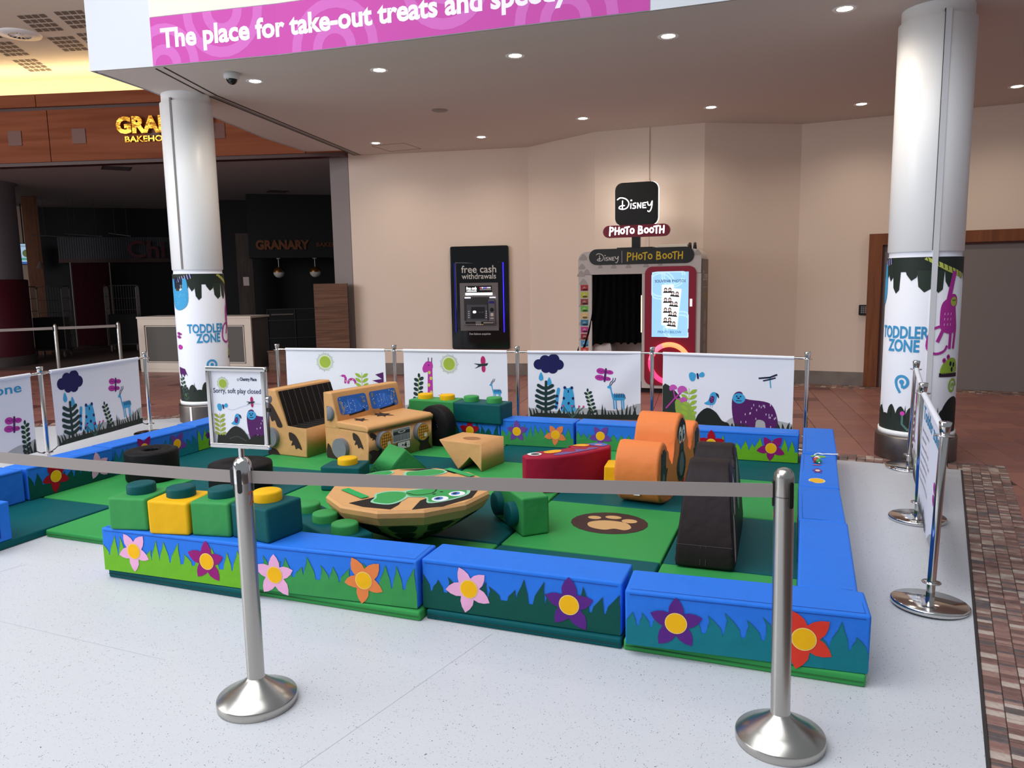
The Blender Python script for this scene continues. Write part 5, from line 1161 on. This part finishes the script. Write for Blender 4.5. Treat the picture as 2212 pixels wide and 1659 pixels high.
A.poly(smooth(FB_), TGL, 1); A.poly(smooth([(p[0] * .86 - .01, p[1] * .9 + .035) for p in FB_]), TG, 2)
FC_ = [(-.46, .1), (-.34, .14), (-.28, .28), (-.34, .34), (-.42, .26)]
A.poly(smooth(FC_), TGL, 1); A.poly(smooth([(p[0] * .88 - .044, p[1] * .88 + .026) for p in FC_]), TG, 2)
HD = [(.0, -.1), (.08, -.2), (.2, -.18), (.27, -.28), (.36, -.2), (.42, -.04), (.36, .08), (.2, .06), (.1, .0)]
A.poly(smooth(HD), TGL, 1); A.poly(smooth([(p[0] * .88 + .03, p[1] * .88 - .008) for p in HD]), TG, 2); A.line(smooth([(.05, -.13), (.13, -.15), (.2, -.08), (.18, .02)], 3, False), .01, (24, 50, 34), 3)
for cx, cy in ((.3, -.18), (.35, -.05)): A.poly(ell(cx, cy, .05, .055), (238, 240, 244), 3); A.poly(ell(cx - .01, cy, .026, .034), (66, 120, 200), 4); A.poly(ell(cx - .014, cy, .012, .018), (16, 18, 30), 5)
for cx, cy in ((.22, -.1), (.24, -.04)): A.poly(ell(cx, cy, .012, .01), (20, 34, 26), 3)
A.build('painted_turtle', t)
for a, b in (((-.37, -.17), (-.14, -.3)), ((.02, .5), (.27, .36))):
    A = Art(lambda u, v, h: (u, v, .313 + h), h0=.006); A.line([a, b], .055, vinyl('strap_green', (44, 168, 92)), 0, cap=False); A.build('strap', t)

# ------------------------------------------------------------ red bird cushion lying on its side
t = thing('bird_rocker', 'crimson bird shaped rocker lying on its side with one eye', 'rocker', (-1.75, 5.6, .05))
BO = [(-1.99, 5.35), (-1.93, 5.29), (-1.745, 5.36), (-1.56, 5.56), (-1.42, 5.80), (-1.44, 5.92), (-1.54, 5.97), (-1.68, 5.89), (-1.76, 5.79), (-1.69, 5.72), (-1.78, 5.62), (-1.9, 5.52), (-1.98, 5.44)]
BO = [(p[0] + 1.75, p[1] - 5.6) for p in BO]
soft_prism('body', BO, .001, .28, lambda u, v, q: (u, v, q), RED, t, .018)
A = Art(lambda u, v, h: (u - 0, v - 0, .2815 + h), h0=.0012); A.at(1.75 - 0, -5.6)
A.poly(ell(-1.91, 5.405, .055, .05, .5), (236, 236, 238), 0); A.poly(ell(-1.905, 5.405, .034, .026, .5), (20, 20, 24), 1)
A.poly(smooth([(-1.87, 5.5), (-1.82, 5.46), (-1.75, 5.53), (-1.76, 5.6), (-1.82, 5.58)]), (240, 172, 40), 0); A.poly(smooth([(-1.77, 5.43), (-1.7, 5.45), (-1.6, 5.6), (-1.5, 5.76), (-1.58, 5.74), (-1.58, 5.68), (-1.66, 5.66), (-1.64, 5.58), (-1.72, 5.54)]), (112, 92, 150), 0)
A.poly(smooth([(-1.72, 5.78), (-1.68, 5.85), (-1.6, 5.85), (-1.62, 5.78)]), (240, 172, 40), 0); A.poly(smooth([(-1.62, 5.87), (-1.54, 5.94), (-1.46, 5.9), (-1.5, 5.82)]), (92, 110, 190), 0); A.poly(ell(-1.53, 5.87, .03, .02), (236, 150, 130), 1)
A.end(); A.build('painted_bird', t)

# ------------------------------------------------------------ ape rockers
t = thing('ape_rocker', 'orange ape rocker with grey hands raised either side of its face', 'rocker', (-.93, 5.16, .05), -.12)
OR = smooth([(.2, .0), (.08, .06), (.02, .2), (.03, .35), (.13, .455), (.24, .4), (.3, .27), (.37, .23), (.43, .34), (.47, .5), (.6, .59), (.73, .5), (.77, .34), (.83, .24), (.9, .27), (.94, .38), (1.05, .455), (1.16, .36), (1.18, .2), (1.1, .06), (1.0, .0), (.6, -.0)], 3)
OR = [(p[0], max(.001, p[1])) for p in OR]
soft_prism('body', OR, 0, .32, lambda u, v, q: (-q, u, v), ORANGE, t, .022)
A = Art(lambda u, v, h: (h, u, v), h0=.002); HG = vinyl('hand_grey', (62, 66, 72)); HL = vinyl('hand_light', (112, 116, 124))
for cx, sg in ((.14, 1), (1.05, -1)):
    A.poly(smooth([(cx - .05, .1), (cx - .06, .22), (cx - .05, .28), (cx + .05, .28), (cx + .07, .2), (cx + .05, .1)]), HG, 0)
    for i in range(4): A.line([(cx - .042 + i * .028, .26), (cx - .045 + i * .032, .4 - abs(i - 1.5) * .02)], .026, HG, 0); A.line([(cx - .042 + i * .028, .28), (cx - .045 + i * .032, .39 - abs(i - 1.5) * .02)], .006, HL, 1)
    A.line([(cx + sg * .04, .16), (cx + sg * .085, .24)], .028, HG, 0); A.poly(ell(cx, .18, .028, .05), HL, 1)
A.poly(smooth([(.49, .47), (.6, .555), (.71, .47), (.68, .4), (.52, .4)]), (30, 24, 24), 0)
for cx in (.555, .645): A.poly(ell(cx, .43, .042, .065), (240, 236, 228), 1); A.poly(ell(cx, .42, .022, .038), (30, 40, 34), 2); A.poly(ell(cx + .006, .435, .008, .012), (240, 240, 240), 3)
A.poly(smooth([(.56, .36), (.64, .36), (.66, .3), (.72, .2), (.68, .1), (.6, .07), (.52, .1), (.48, .2), (.54, .3)]), HG, 1); A.poly(smooth([(.58, .29), (.62, .29), (.66, .2), (.63, .12), (.57, .12), (.54, .2)]), HL, 2)
for cx in (.585, .615): A.poly(ell(cx, .3, .008, .012, n=8), (14, 14, 16), 3)
A.line(smooth([(.5, .16), (.55, .11), (.6, .1), (.65, .11), (.7, .16)], 3, False), .009, (14, 14, 16), 3); A.poly(smooth([(.52, .08), (.6, .06), (.68, .08), (.62, .0), (.58, .0)]), (190, 46, 44), 1)
for cx in (.4, .8): A.poly(smooth([(cx - .06, .02), (cx, .1), (cx + .06, .02)]), (226, 214, 204), 1)
A.build('painted_ape', t)
MB().box(-.19, .045, .075, -.145, .055, .115, WHITE, Matrix.Translation((0, .012, 0))).build('sewn_label', t)
A = Art(lambda u, v, h: (u, .0565 - h, v)); A.line(ell(-.167, .095, .011), .003, (130, 70, 130), 0, cap=False); A.line([(-.167, .1), (-.167, .09)], .003, (130, 70, 130), 0, cap=False); A.build('label_print', t)
t = thing('ape_rocker', 'dark brown ape rocker seen end on at the front right', 'rocker', (-.325, 4.15, .05), .03)
GO = smooth([(.06, .0), (.0, .05), (.0, .15), (.05, .3), (.13, .46), (.22, .555), (.32, .56), (.39, .48), (.46, .44), (.53, .48), (.6, .57), (.71, .575), (.8, .5), (.9, .34), (1.0, .16), (1.01, .05), (.95, .0), (.5, .0)], 3)
GO = [(p[0], max(.001, p[1])) for p in GO]
soft_prism('body', GO, 0, .325, lambda u, v, q: (-q, u, v), BROWN, t, .028, taper=lambda u, v, q: .16 + (q - .16) * (1 - .3 * min(1, v / .57)))
tp = lambda v: .16 - .16 * (1 - .3 * min(1, v / .57))
A = Art(lambda u, v, h: (-tp(v) + h, u, v), h0=.003); PK = (196, 150, 138)
A.poly(smooth([(.05, .05), (.08, .2), (.14, .3), (.2, .22), (.16, .05)]), PK, 0); A.poly(smooth([(.2, .3), (.24, .45), (.3, .48), (.33, .36), (.28, .25)]), PK, 0); A.poly(smooth([(.5, .3), (.62, .5), (.74, .42), (.7, .22), (.56, .2)]), (100, 140, 90), 0)
for p, q in (((.1, .1), (.13, .26)), ((.25, .32), (.27, .44)), ((.18, .38), (.24, .5))): A.line([p, q], .012, (60, 70, 84), 1)
A.poly(ell(.27, .44, .02, .03), (238, 240, 244), 2); A.build('painted_ape', t)
sm = MB(); ST = mat('stitching', (96, 82, 80), .7)
for x in (-.185, -.155): sm.box(x, -.0035, .03, x + .0018, -.0005, .14, ST)
sm.box(-.31, -.0035, .14, -.015, .0, .1415, ST); sm.build('stitching', t)
# ------------------------------------------------------------ food court at the left
GOLD = mat('gold_leaf', (226, 160, 60), .28, 1., bump=(5, .6, .05)); DULLGOLD = mat('dull_copper', (120, 74, 48), .5, .6)
def letters(t, word, fm, size, depth, m, bold=.03, width=None, wf=1.0):
    full, _ = text_faces(word, bold); x0 = min(v[0] for v in full); x1 = max(v[0] for v in full); kx = size if width is None else width / (x1 - x0)
    for i, ch in enumerate(word):
        if ch == ' ': continue
        vs, fs = text_faces(ch, bold); pre, _ = text_faces(word[:i + 1], bold); sh = max(v[0] for v in pre) - max(v[0] for v in vs)
        bm = bmesh.new(); bv = [bm.verts.new(((v[0] + sh - x0) * kx, v[1] * size, 0)) for v in vs]
        for f in fs:
            try: bm.faces.new([bv[q] for q in f])
            except ValueError: pass
        r = bmesh.ops.extrude_face_region(bm, geom=bm.faces[:])
        for g in r['geom']:
            if isinstance(g, bmesh.types.BMVert): g.co.z = depth
        for v in bm.verts: v.co = Vector(fm(v.co.x, v.co.y, v.co.z))
        bmesh.ops.recalc_face_normals(bm, faces=bm.faces[:])
        bm_out(bm, 'letter', m, t, False)
s0 = fs_of(-11.22); p = fz(s0, 4.27)
t = thing('shop_sign', 'gold metal GRANARY letters on the wood fascia behind the left column', 'sign', p, FR)
letters(t, 'GRANARY', lambda u, v, h: (u, -.02 - h, v), .36, .06, GOLD, .05, width=1.8)
letters(t, 'BAKEHOUSE', lambda u, v, h: (u + .12, -.01 - h, v - .15), .135, .025, GOLD, .02, width=.98)

t = thing('round_pillar', 'wide round pillar, grey above maroon, at the left frame edge', 'pillar', (-16.5, 11.47, 0))
MB().lathe([(.83, -.01), (.83, .2), (.8, .21)], mat('pillar_skirting', (70, 62, 60), .5), 48).build('skirting', t); MB().lathe([(.8, .2), (.8, 1.83), (.74, 1.84)], MAROON, 48).build('lower_cladding', t); MB().lathe([(.72, 1.82), (.72, 3.84), (.78, 3.85), (.78, 3.93)], mat('pillar_grey', (122, 116, 120), .6), 48).build('upper_shaft', t)
def far_post(x, y, lb):
    t = thing('belt_stanchion', lb, 'stanchion', (x, y, 0)); MB().lathe([(.16, -.003), (.16, .02), (.04, .06), (.033, .07)], STEEL, 24).build('base', t); MB().lathe([(.033, .06), (.033, .97), (.02, 1.0), (.001, 1.005)], STEEL, 20).build('post', t)
    MB().box(-.01, -.04, .87, .01, -.03, .95, PLASTIC).build('belt_slot', t); return t
far_post(-12.69, 10.02, 'steel belt stanchion in front of the maroon pillar, far left'); far_post(-12.04, 10.80, 'steel belt stanchion between the maroon pillar and the cream counter')
tag(belt((-12.66, 10.05, .925), (-12.07, 10.77, .925), .003, None, 'barrier_belt'), 'grey belt between the two far stanchions of the food court', 'belt')
tag(belt((-13.6, 9.05, .925), (-12.72, 9.99, .925), .003, None, 'barrier_belt'), 'grey belt leaving the far stanchion towards the left frame edge', 'belt')
ra = math.atan2(.33, 2.41)
t = thing('panelled_counter', 'cream framed counter with dark grey panels behind the left column', 'counter', (-12.08, 11.29, 0), ra)
CW_ = mat('counter_cream', (226, 212, 198), .55); L_ = 2.44
MB().box(.02, .012, .06, L_ - .02, .62, 1.03, PANELGREY).build('carcass', t); MB().box(-.01, -.02, 1.03, L_ + .01, .64, 1.065, CW_).build('worktop', t); MB().box(.0, .0, -.004, L_, .62, .06, CW_).build('plinth', t)
for a in ((0, .06, .14, 1.03), (L_ - .14, .06, L_, 1.03)): MB().box(a[0], -.008, a[1], a[2], .03, a[3], CW_).build('stile', t)
for a in ((.14, .06, L_ - .14, .18), (.14, .9, L_ - .14, 1.03)): MB().box(a[0], -.008, a[1], a[2], .03, a[3], CW_).build('rail', t)
for a in ((.16, .19, .175, .89), (L_ - .175, .19, L_ - .16, .89), (.16, .875, L_ - .16, .89), (.16, .19, L_ - .16, .205)): MB().box(a[0], -.002, a[1], a[2], .014, a[3], CW_).build('bead', t)
t = thing('low_cabinet', 'low wood grain cabinet beside the cream counter', 'cabinet', (-9.53, 11.88, 0), .2)
MB().box(0, .02, -.004, .8, .5, .37, OAK).build('carcass', t); MB().box(-.01, 0, .37, .81, .5, .395, OAK).build('top', t)
for i in range(2): MB().box(.01 + i * .395, 0, .02, .395 + i * .395, .02, .355, OAK).build('door', t)
t = thing('wood_screen', 'tall wood grain boarded unit against the end of the beige wall', 'unit', (-8.12, 11.45, 0), .58)
for i in range(4): MB().box(0, 0, .41 * i + (.003 if i else -.004), .58, .2, .41 * (i + 1), OAK).build('board', t)
MB().box(.58, .0, 0, .59, .2, 1.64, DARK).build('edge', t)
WIRE = mat('trolley_wire', (128, 122, 116), .4, .8)
def trolley(x, y, rz, lb):
    t = thing('roll_cage', lb, 'trolley', (x, y, 0), rz); w_, d_ = .72, .6
    MB().box(-w_ / 2, -d_ / 2, .17, w_ / 2, d_ / 2, .2, mat('trolley_base', (60, 58, 56), .6)).build('deck', t)
    for s in (-1, 1):
        m = MB(); x_ = s * w_ / 2
        m.tube([(x_, -d_ / 2, .17), (x_, -d_ / 2, 1.62), (x_, -d_ / 2 + .06, 1.68), (x_, d_ / 2 - .06, 1.68), (x_, d_ / 2, 1.62), (x_, d_ / 2, .17)], .014, WIRE, 6); m.build('side_frame', t)
        m = MB()
        for i in range(1, 9): m.cyl((x_, -d_ / 2 + i * d_ / 9, .2), (x_, -d_ / 2 + i * d_ / 9, 1.66), .004, WIRE, 4, caps=False)
        for z in (.5, .8, 1.1, 1.4): m.cyl((x_, -d_ / 2, z), (x_, d_ / 2, z), .006, WIRE, 4, caps=False)
        m.build('side_mesh', t)
    m = MB(); m.tube([(-w_ / 2, d_ / 2, 1.62), (-w_ / 2 + .05, d_ / 2, 1.68), (w_ / 2 - .05, d_ / 2, 1.68), (w_ / 2, d_ / 2, 1.62)], .012, WIRE, 6)
    for i in range(1, 12): m.cyl((-w_ / 2 + i * w_ / 12, d_ / 2, .2), (-w_ / 2 + i * w_ / 12, d_ / 2, 1.68), .004, WIRE, 4, caps=False)
    for z in (.45, .75, 1.05, 1.35): m.cyl((-w_ / 2, d_ / 2, z), (w_ / 2, d_ / 2, z), .006, WIRE, 4, caps=False)
    m.build('back_mesh', t)
    MB().box(-w_ / 2 + .04, -d_ / 2 + .05, .2, w_ / 2 - .04, d_ / 2 - .05, .95, DARK).build('load', t)
    for sx_ in (-1, 1):
        for sy_ in (-1, 1): MB().cyl((sx_ * .3 - .016, sy_ * .24, .062), (sx_ * .3 + .016, sy_ * .24, .062), .062, mat('caster_grey', (150, 146, 140), .6), 14).box(sx_ * .3 - .022, sy_ * .24 - .03, .07, sx_ * .3 + .022, sy_ * .24 + .03, .17, WIRE).build('caster', t)
    return t
trolley(-16.95, 13.3, .6, 'wire roll cage trolley beside the round maroon pillar'); t = trolley(-16.5, 15.0, .7, 'wire roll cage trolley in front of the maroon curtain, right')
CD = Vector((.57, .67)).normalized()
t = thing('corrugated_screen', 'maroon corrugated screen standing in the dark shop front', 'screen', (-19.05, 15.72, 0), math.atan2(CD.y, CD.x))
m = MB(); n = 60; m.add([(.9 * i / n, -.02 * (i % 2) - .02, z) for z in (.03, 2.31) for i in range(n + 1)], [(i, i + 1, n + 2 + i, n + 1 + i) for i in range(n)], MAROON, False); m.build('panel', t)
for x in (-.03, .93): MB().cyl((x, -.03, 0), (x, -.03, 2.33), .02, WIRE, 8).build('pole', t)
for (a, b), nm in ((((-19.6, 15.83), (-18.1, 17.12)), 0), (((-18.1, 17.12), (-16.3, 18.68)), 1)):
    a = Vector(a); b = Vector(b); r_ = math.atan2(b.y - a.y, b.x - a.x); L_ = (b - a).length
    t = thing('shop_board', ('grey corrugated shop board left of the Chi lettering', 'grey corrugated shop board behind the Chi lettering and column')[nm], 'board', (*a, 0), r_)
    m = MB(); n = int(L_ / .03); m.add([(L_ * i / n, -.14 - .012 * (i % 2), z) for z in (2.44, 3.04) for i in range(n + 1)], [(i, i + 1, n + 2 + i, n + 1 + i) for i in range(n)], mat('board_grey', (74, 74, 80), .6), False); m.build('corrugation', t)
    MB().box(0, -.2, 2.33, L_, -.02, 2.44, mat('ledge_brown', (84, 64, 56), .7)).build('ledge', t); MB().box(0, -.12, 2.44, L_, -.02, 3.06, DARK).build('backing', t)
    if nm == 0:
        t = thing('shop_sign', 'dim red Chi lettering on the corrugated board', 'sign', (-18.16, 16.82, 2.47), .8)
        letters(t, 'Chi', lambda u, v, h: (u, -.13 - h, v), .66, .05, mat('sign_red', (96, 20, 34), .5), .02, width=.98)
t = thing('wood_pier', 'dark wood pier with a small white paper notice', 'pier', (-13.62, 15.99, 0), math.atan2(.23, .27)); MB().box(0, 0, -.004, .38, .3, 2.94, mat('pier_wood', (84, 70, 62), .7, grain=((14, 14, 1.5), (60, 50, 46)))).build('post', t); MB().box(.13, -.006, 1.62, .27, 0, 1.84, mat('notice_paper', (226, 206, 200), .7)).build('notice', t)
GA = math.atan2(.6, .8)
t = thing('shop_bulkhead', 'dark bulkhead carrying dim copper GRANARY letters', 'bulkhead', (-13.06, 15.80, 0), GA); MB().box(0, 0, 2.3, 3.4, .5, 3.86, DARK).build('box', t)
letters(t, 'GRANARY', lambda u, v, h: (.17 + u, -.006 - h, 2.52 + v), .3, .03, DULLGOLD, .05, width=1.3)
letters(t, 'BAKEHOUSE', lambda u, v, h: (1.64 + u, -.006 - h, 2.58 + v), .14, .02, DULLGOLD, .02, width=.9)
for x, y, lb in ((-12.62, 16.36, 'left globe pendant lamp under the dark shop bulkhead'), (-11.92, 16.92, 'right globe pendant lamp under the dark shop bulkhead')):
    t = thing('globe_pendant', lb, 'lamp', (x, y, 2.3), group='globe pendants in the dark shop'); MB().cyl((0, 0, 0), (0, 0, -.02), .05, WHITE, 12).cyl((0, 0, -.02), (0, 0, -.22), .008, WHITE, 6).build('stem', t)
    MB().lathe([(.14 * math.sin(a * PI / 16), -.36 + .14 * math.cos(a * PI / 16)) if a else (.001, -.22) for a in range(9)], mat('brass', (150, 104, 50), .35, .9), 20).build('brass_cap', t); MB().lathe([(.138 * math.sin(PI / 2 + a * PI / 16) + (.001 if a == 8 else 0), -.36 + .138 * math.cos(PI / 2 + a * PI / 16)) for a in range(9)], mat('opal_glass', (214, 208, 202), .3), 20).build('opal_glass', t)
t = thing('shop_counter', 'dark shop counter with thin steel rails, behind the banners', 'counter', (-12.2, 15.26, 0), GA); MB().box(0, .02, -.004, 1.3, .7, 1.03, DARK).build('carcass', t)
m = MB(); FRAME = mat('counter_rail', (58, 56, 60), .4)
for z in (.33, .76, 1.03): m.box(0, 0, z, 1.3, .02, z + .02, FRAME)
for x in (0, .64, 1.28): m.box(x, 0, 0, x + .02, .02, 1.05, FRAME)
m.build('rail', t); MB().box(.1, -.01, .9, .62, .0, .93, mat('shelf_edge', (120, 110, 104), .5)).build('shelf', t)
t = thing('timber_pier', 'brown timber pier behind the left roll cage', 'pier', (-17.94, 13.58, 0), math.atan2(.26, .2)); MB().box(0, 0, -.004, .33, .33, 3.86, mat('timber_brown', (130, 82, 54), .6, grain=((14, 14, 1.5), (104, 62, 42)))).build('post', t)
wall('x', [(-21.5, 14.0), (-20.15, 15.3)], 0, 3.95, mat('beige_panel', (206, 178, 160), .7), .1).build('wall_beige', None, 'structure')
t = thing('menu_screen', 'small lit advert screen beside the timber pier', 'screen', (-19.62, 14.68, 2.27), math.atan2(.19, .16)); MB().box(-.1, 0, 0, .3, .05, .57, PLASTIC).build('case', t)
A = Art(plane_map()); A.poly(rect(-.09, .02, .29, .55), LT((176, 206, 236), .8), 0); A.poly(rect(-.09, .02, .29, .08), LT((70, 110, 190), .6), 1); A.poly(ell(.14, .3, .09, .1), LT((110, 130, 80), .5), 1); A.poly(rect(-.09, .12, .29, .18), LT((90, 180, 150), .6), 1); A.text('DEAL', .1, .47, .06, (30, 30, 40), 1); A.build('picture', t)
MB().cyl((.1, .05, .3), (.1, .05, 1.65), .015, DARK, 6).build('drop_rod', t)
for a, b, z0, z1, lb in (((-17.45, 13.39), (-16.87, 14.12), 2.91, 2.87, 'left slim linear pendant bar in the dark food court'), ((-17.03, 13.93), (-16.5, 14.55), 2.95, 2.9, 'middle slim linear pendant bar in the dark food court'), ((-16.41, 14.66), (-16.07, 15.03), 2.98, 2.91, 'right slim linear pendant bar beside the column')):
    t = thing('linear_pendant', lb, 'lamp', (a[0], a[1], z0), group='linear pendants in the food court'); e = (b[0] - a[0], b[1] - a[1], z1 - z0)
    MB().cyl((0, 0, 0), e, .014, mat('pendant_grey', (110, 106, 104), .5), 6).build('bar', t)
    for f in (.3, .85): q = Vector(e) * f; MB().cyl(q, (q.x, q.y, 3.93 - z0), .004, mat('pendant_wire', (90, 86, 84), .5), 4).build('wire', t)
    q = Vector(e) * .85; MB().lathe([(.05, -.03), (.06, 0)], WHITE, 10, Matrix.Translation((q.x, q.y, 3.93 - z0))).build('ceiling_cup', t)
t = thing('cone_pendant', 'small conical pendant lamp beside the timber pier', 'lamp', (-17.45, 13.55, 2.12)); MB().lathe([(.1, 0), (.03, .14), (.012, .17)], mat('cone_grey', (120, 110, 102), .6), 14).build('shade', t); MB().cyl((0, 0, .16), (0, 0, 1.81), .004, DARK, 4).build('cord', t)
for x, y, w_, lb in ((-12.3, 11.3, .5, 'dark grille in the food court ceiling behind the fascia'), (-12.1, 15.8, .45, 'square dark grille deep in the food court ceiling')):
    t = thing('ceiling_grille', lb, 'grille', (x, y, 3.87), .9)
    MB().box(-w_ / 2, -w_ / 2, -.006, w_ / 2, w_ / 2, 0, mat('grille_dark', (52, 46, 46), .8)).build('plate', t)
    for i in range(6): MB().box(-w_ / 2 + .03, -w_ / 2 + .03 + i * (w_ - .06) / 6, -.012, w_ / 2 - .03, -w_ / 2 + .05 + i * (w_ - .06) / 6, -.006, mat('grille_slat', (74, 66, 66), .7)).build('slat', t)
t = thing('call_point', 'small red call point on the maroon pillar', 'alarm', (-15.93, 10.87, 1.25), math.atan2(15.9, 10.9)); MB().box(-.05, -.05, -.05, .05, .02, .05, mat('alarm_red', (200, 40, 50), .4)).build('case', t); MB().box(-.025, -.055, -.025, .025, -.05, .025, WHITE).build('glass', t)
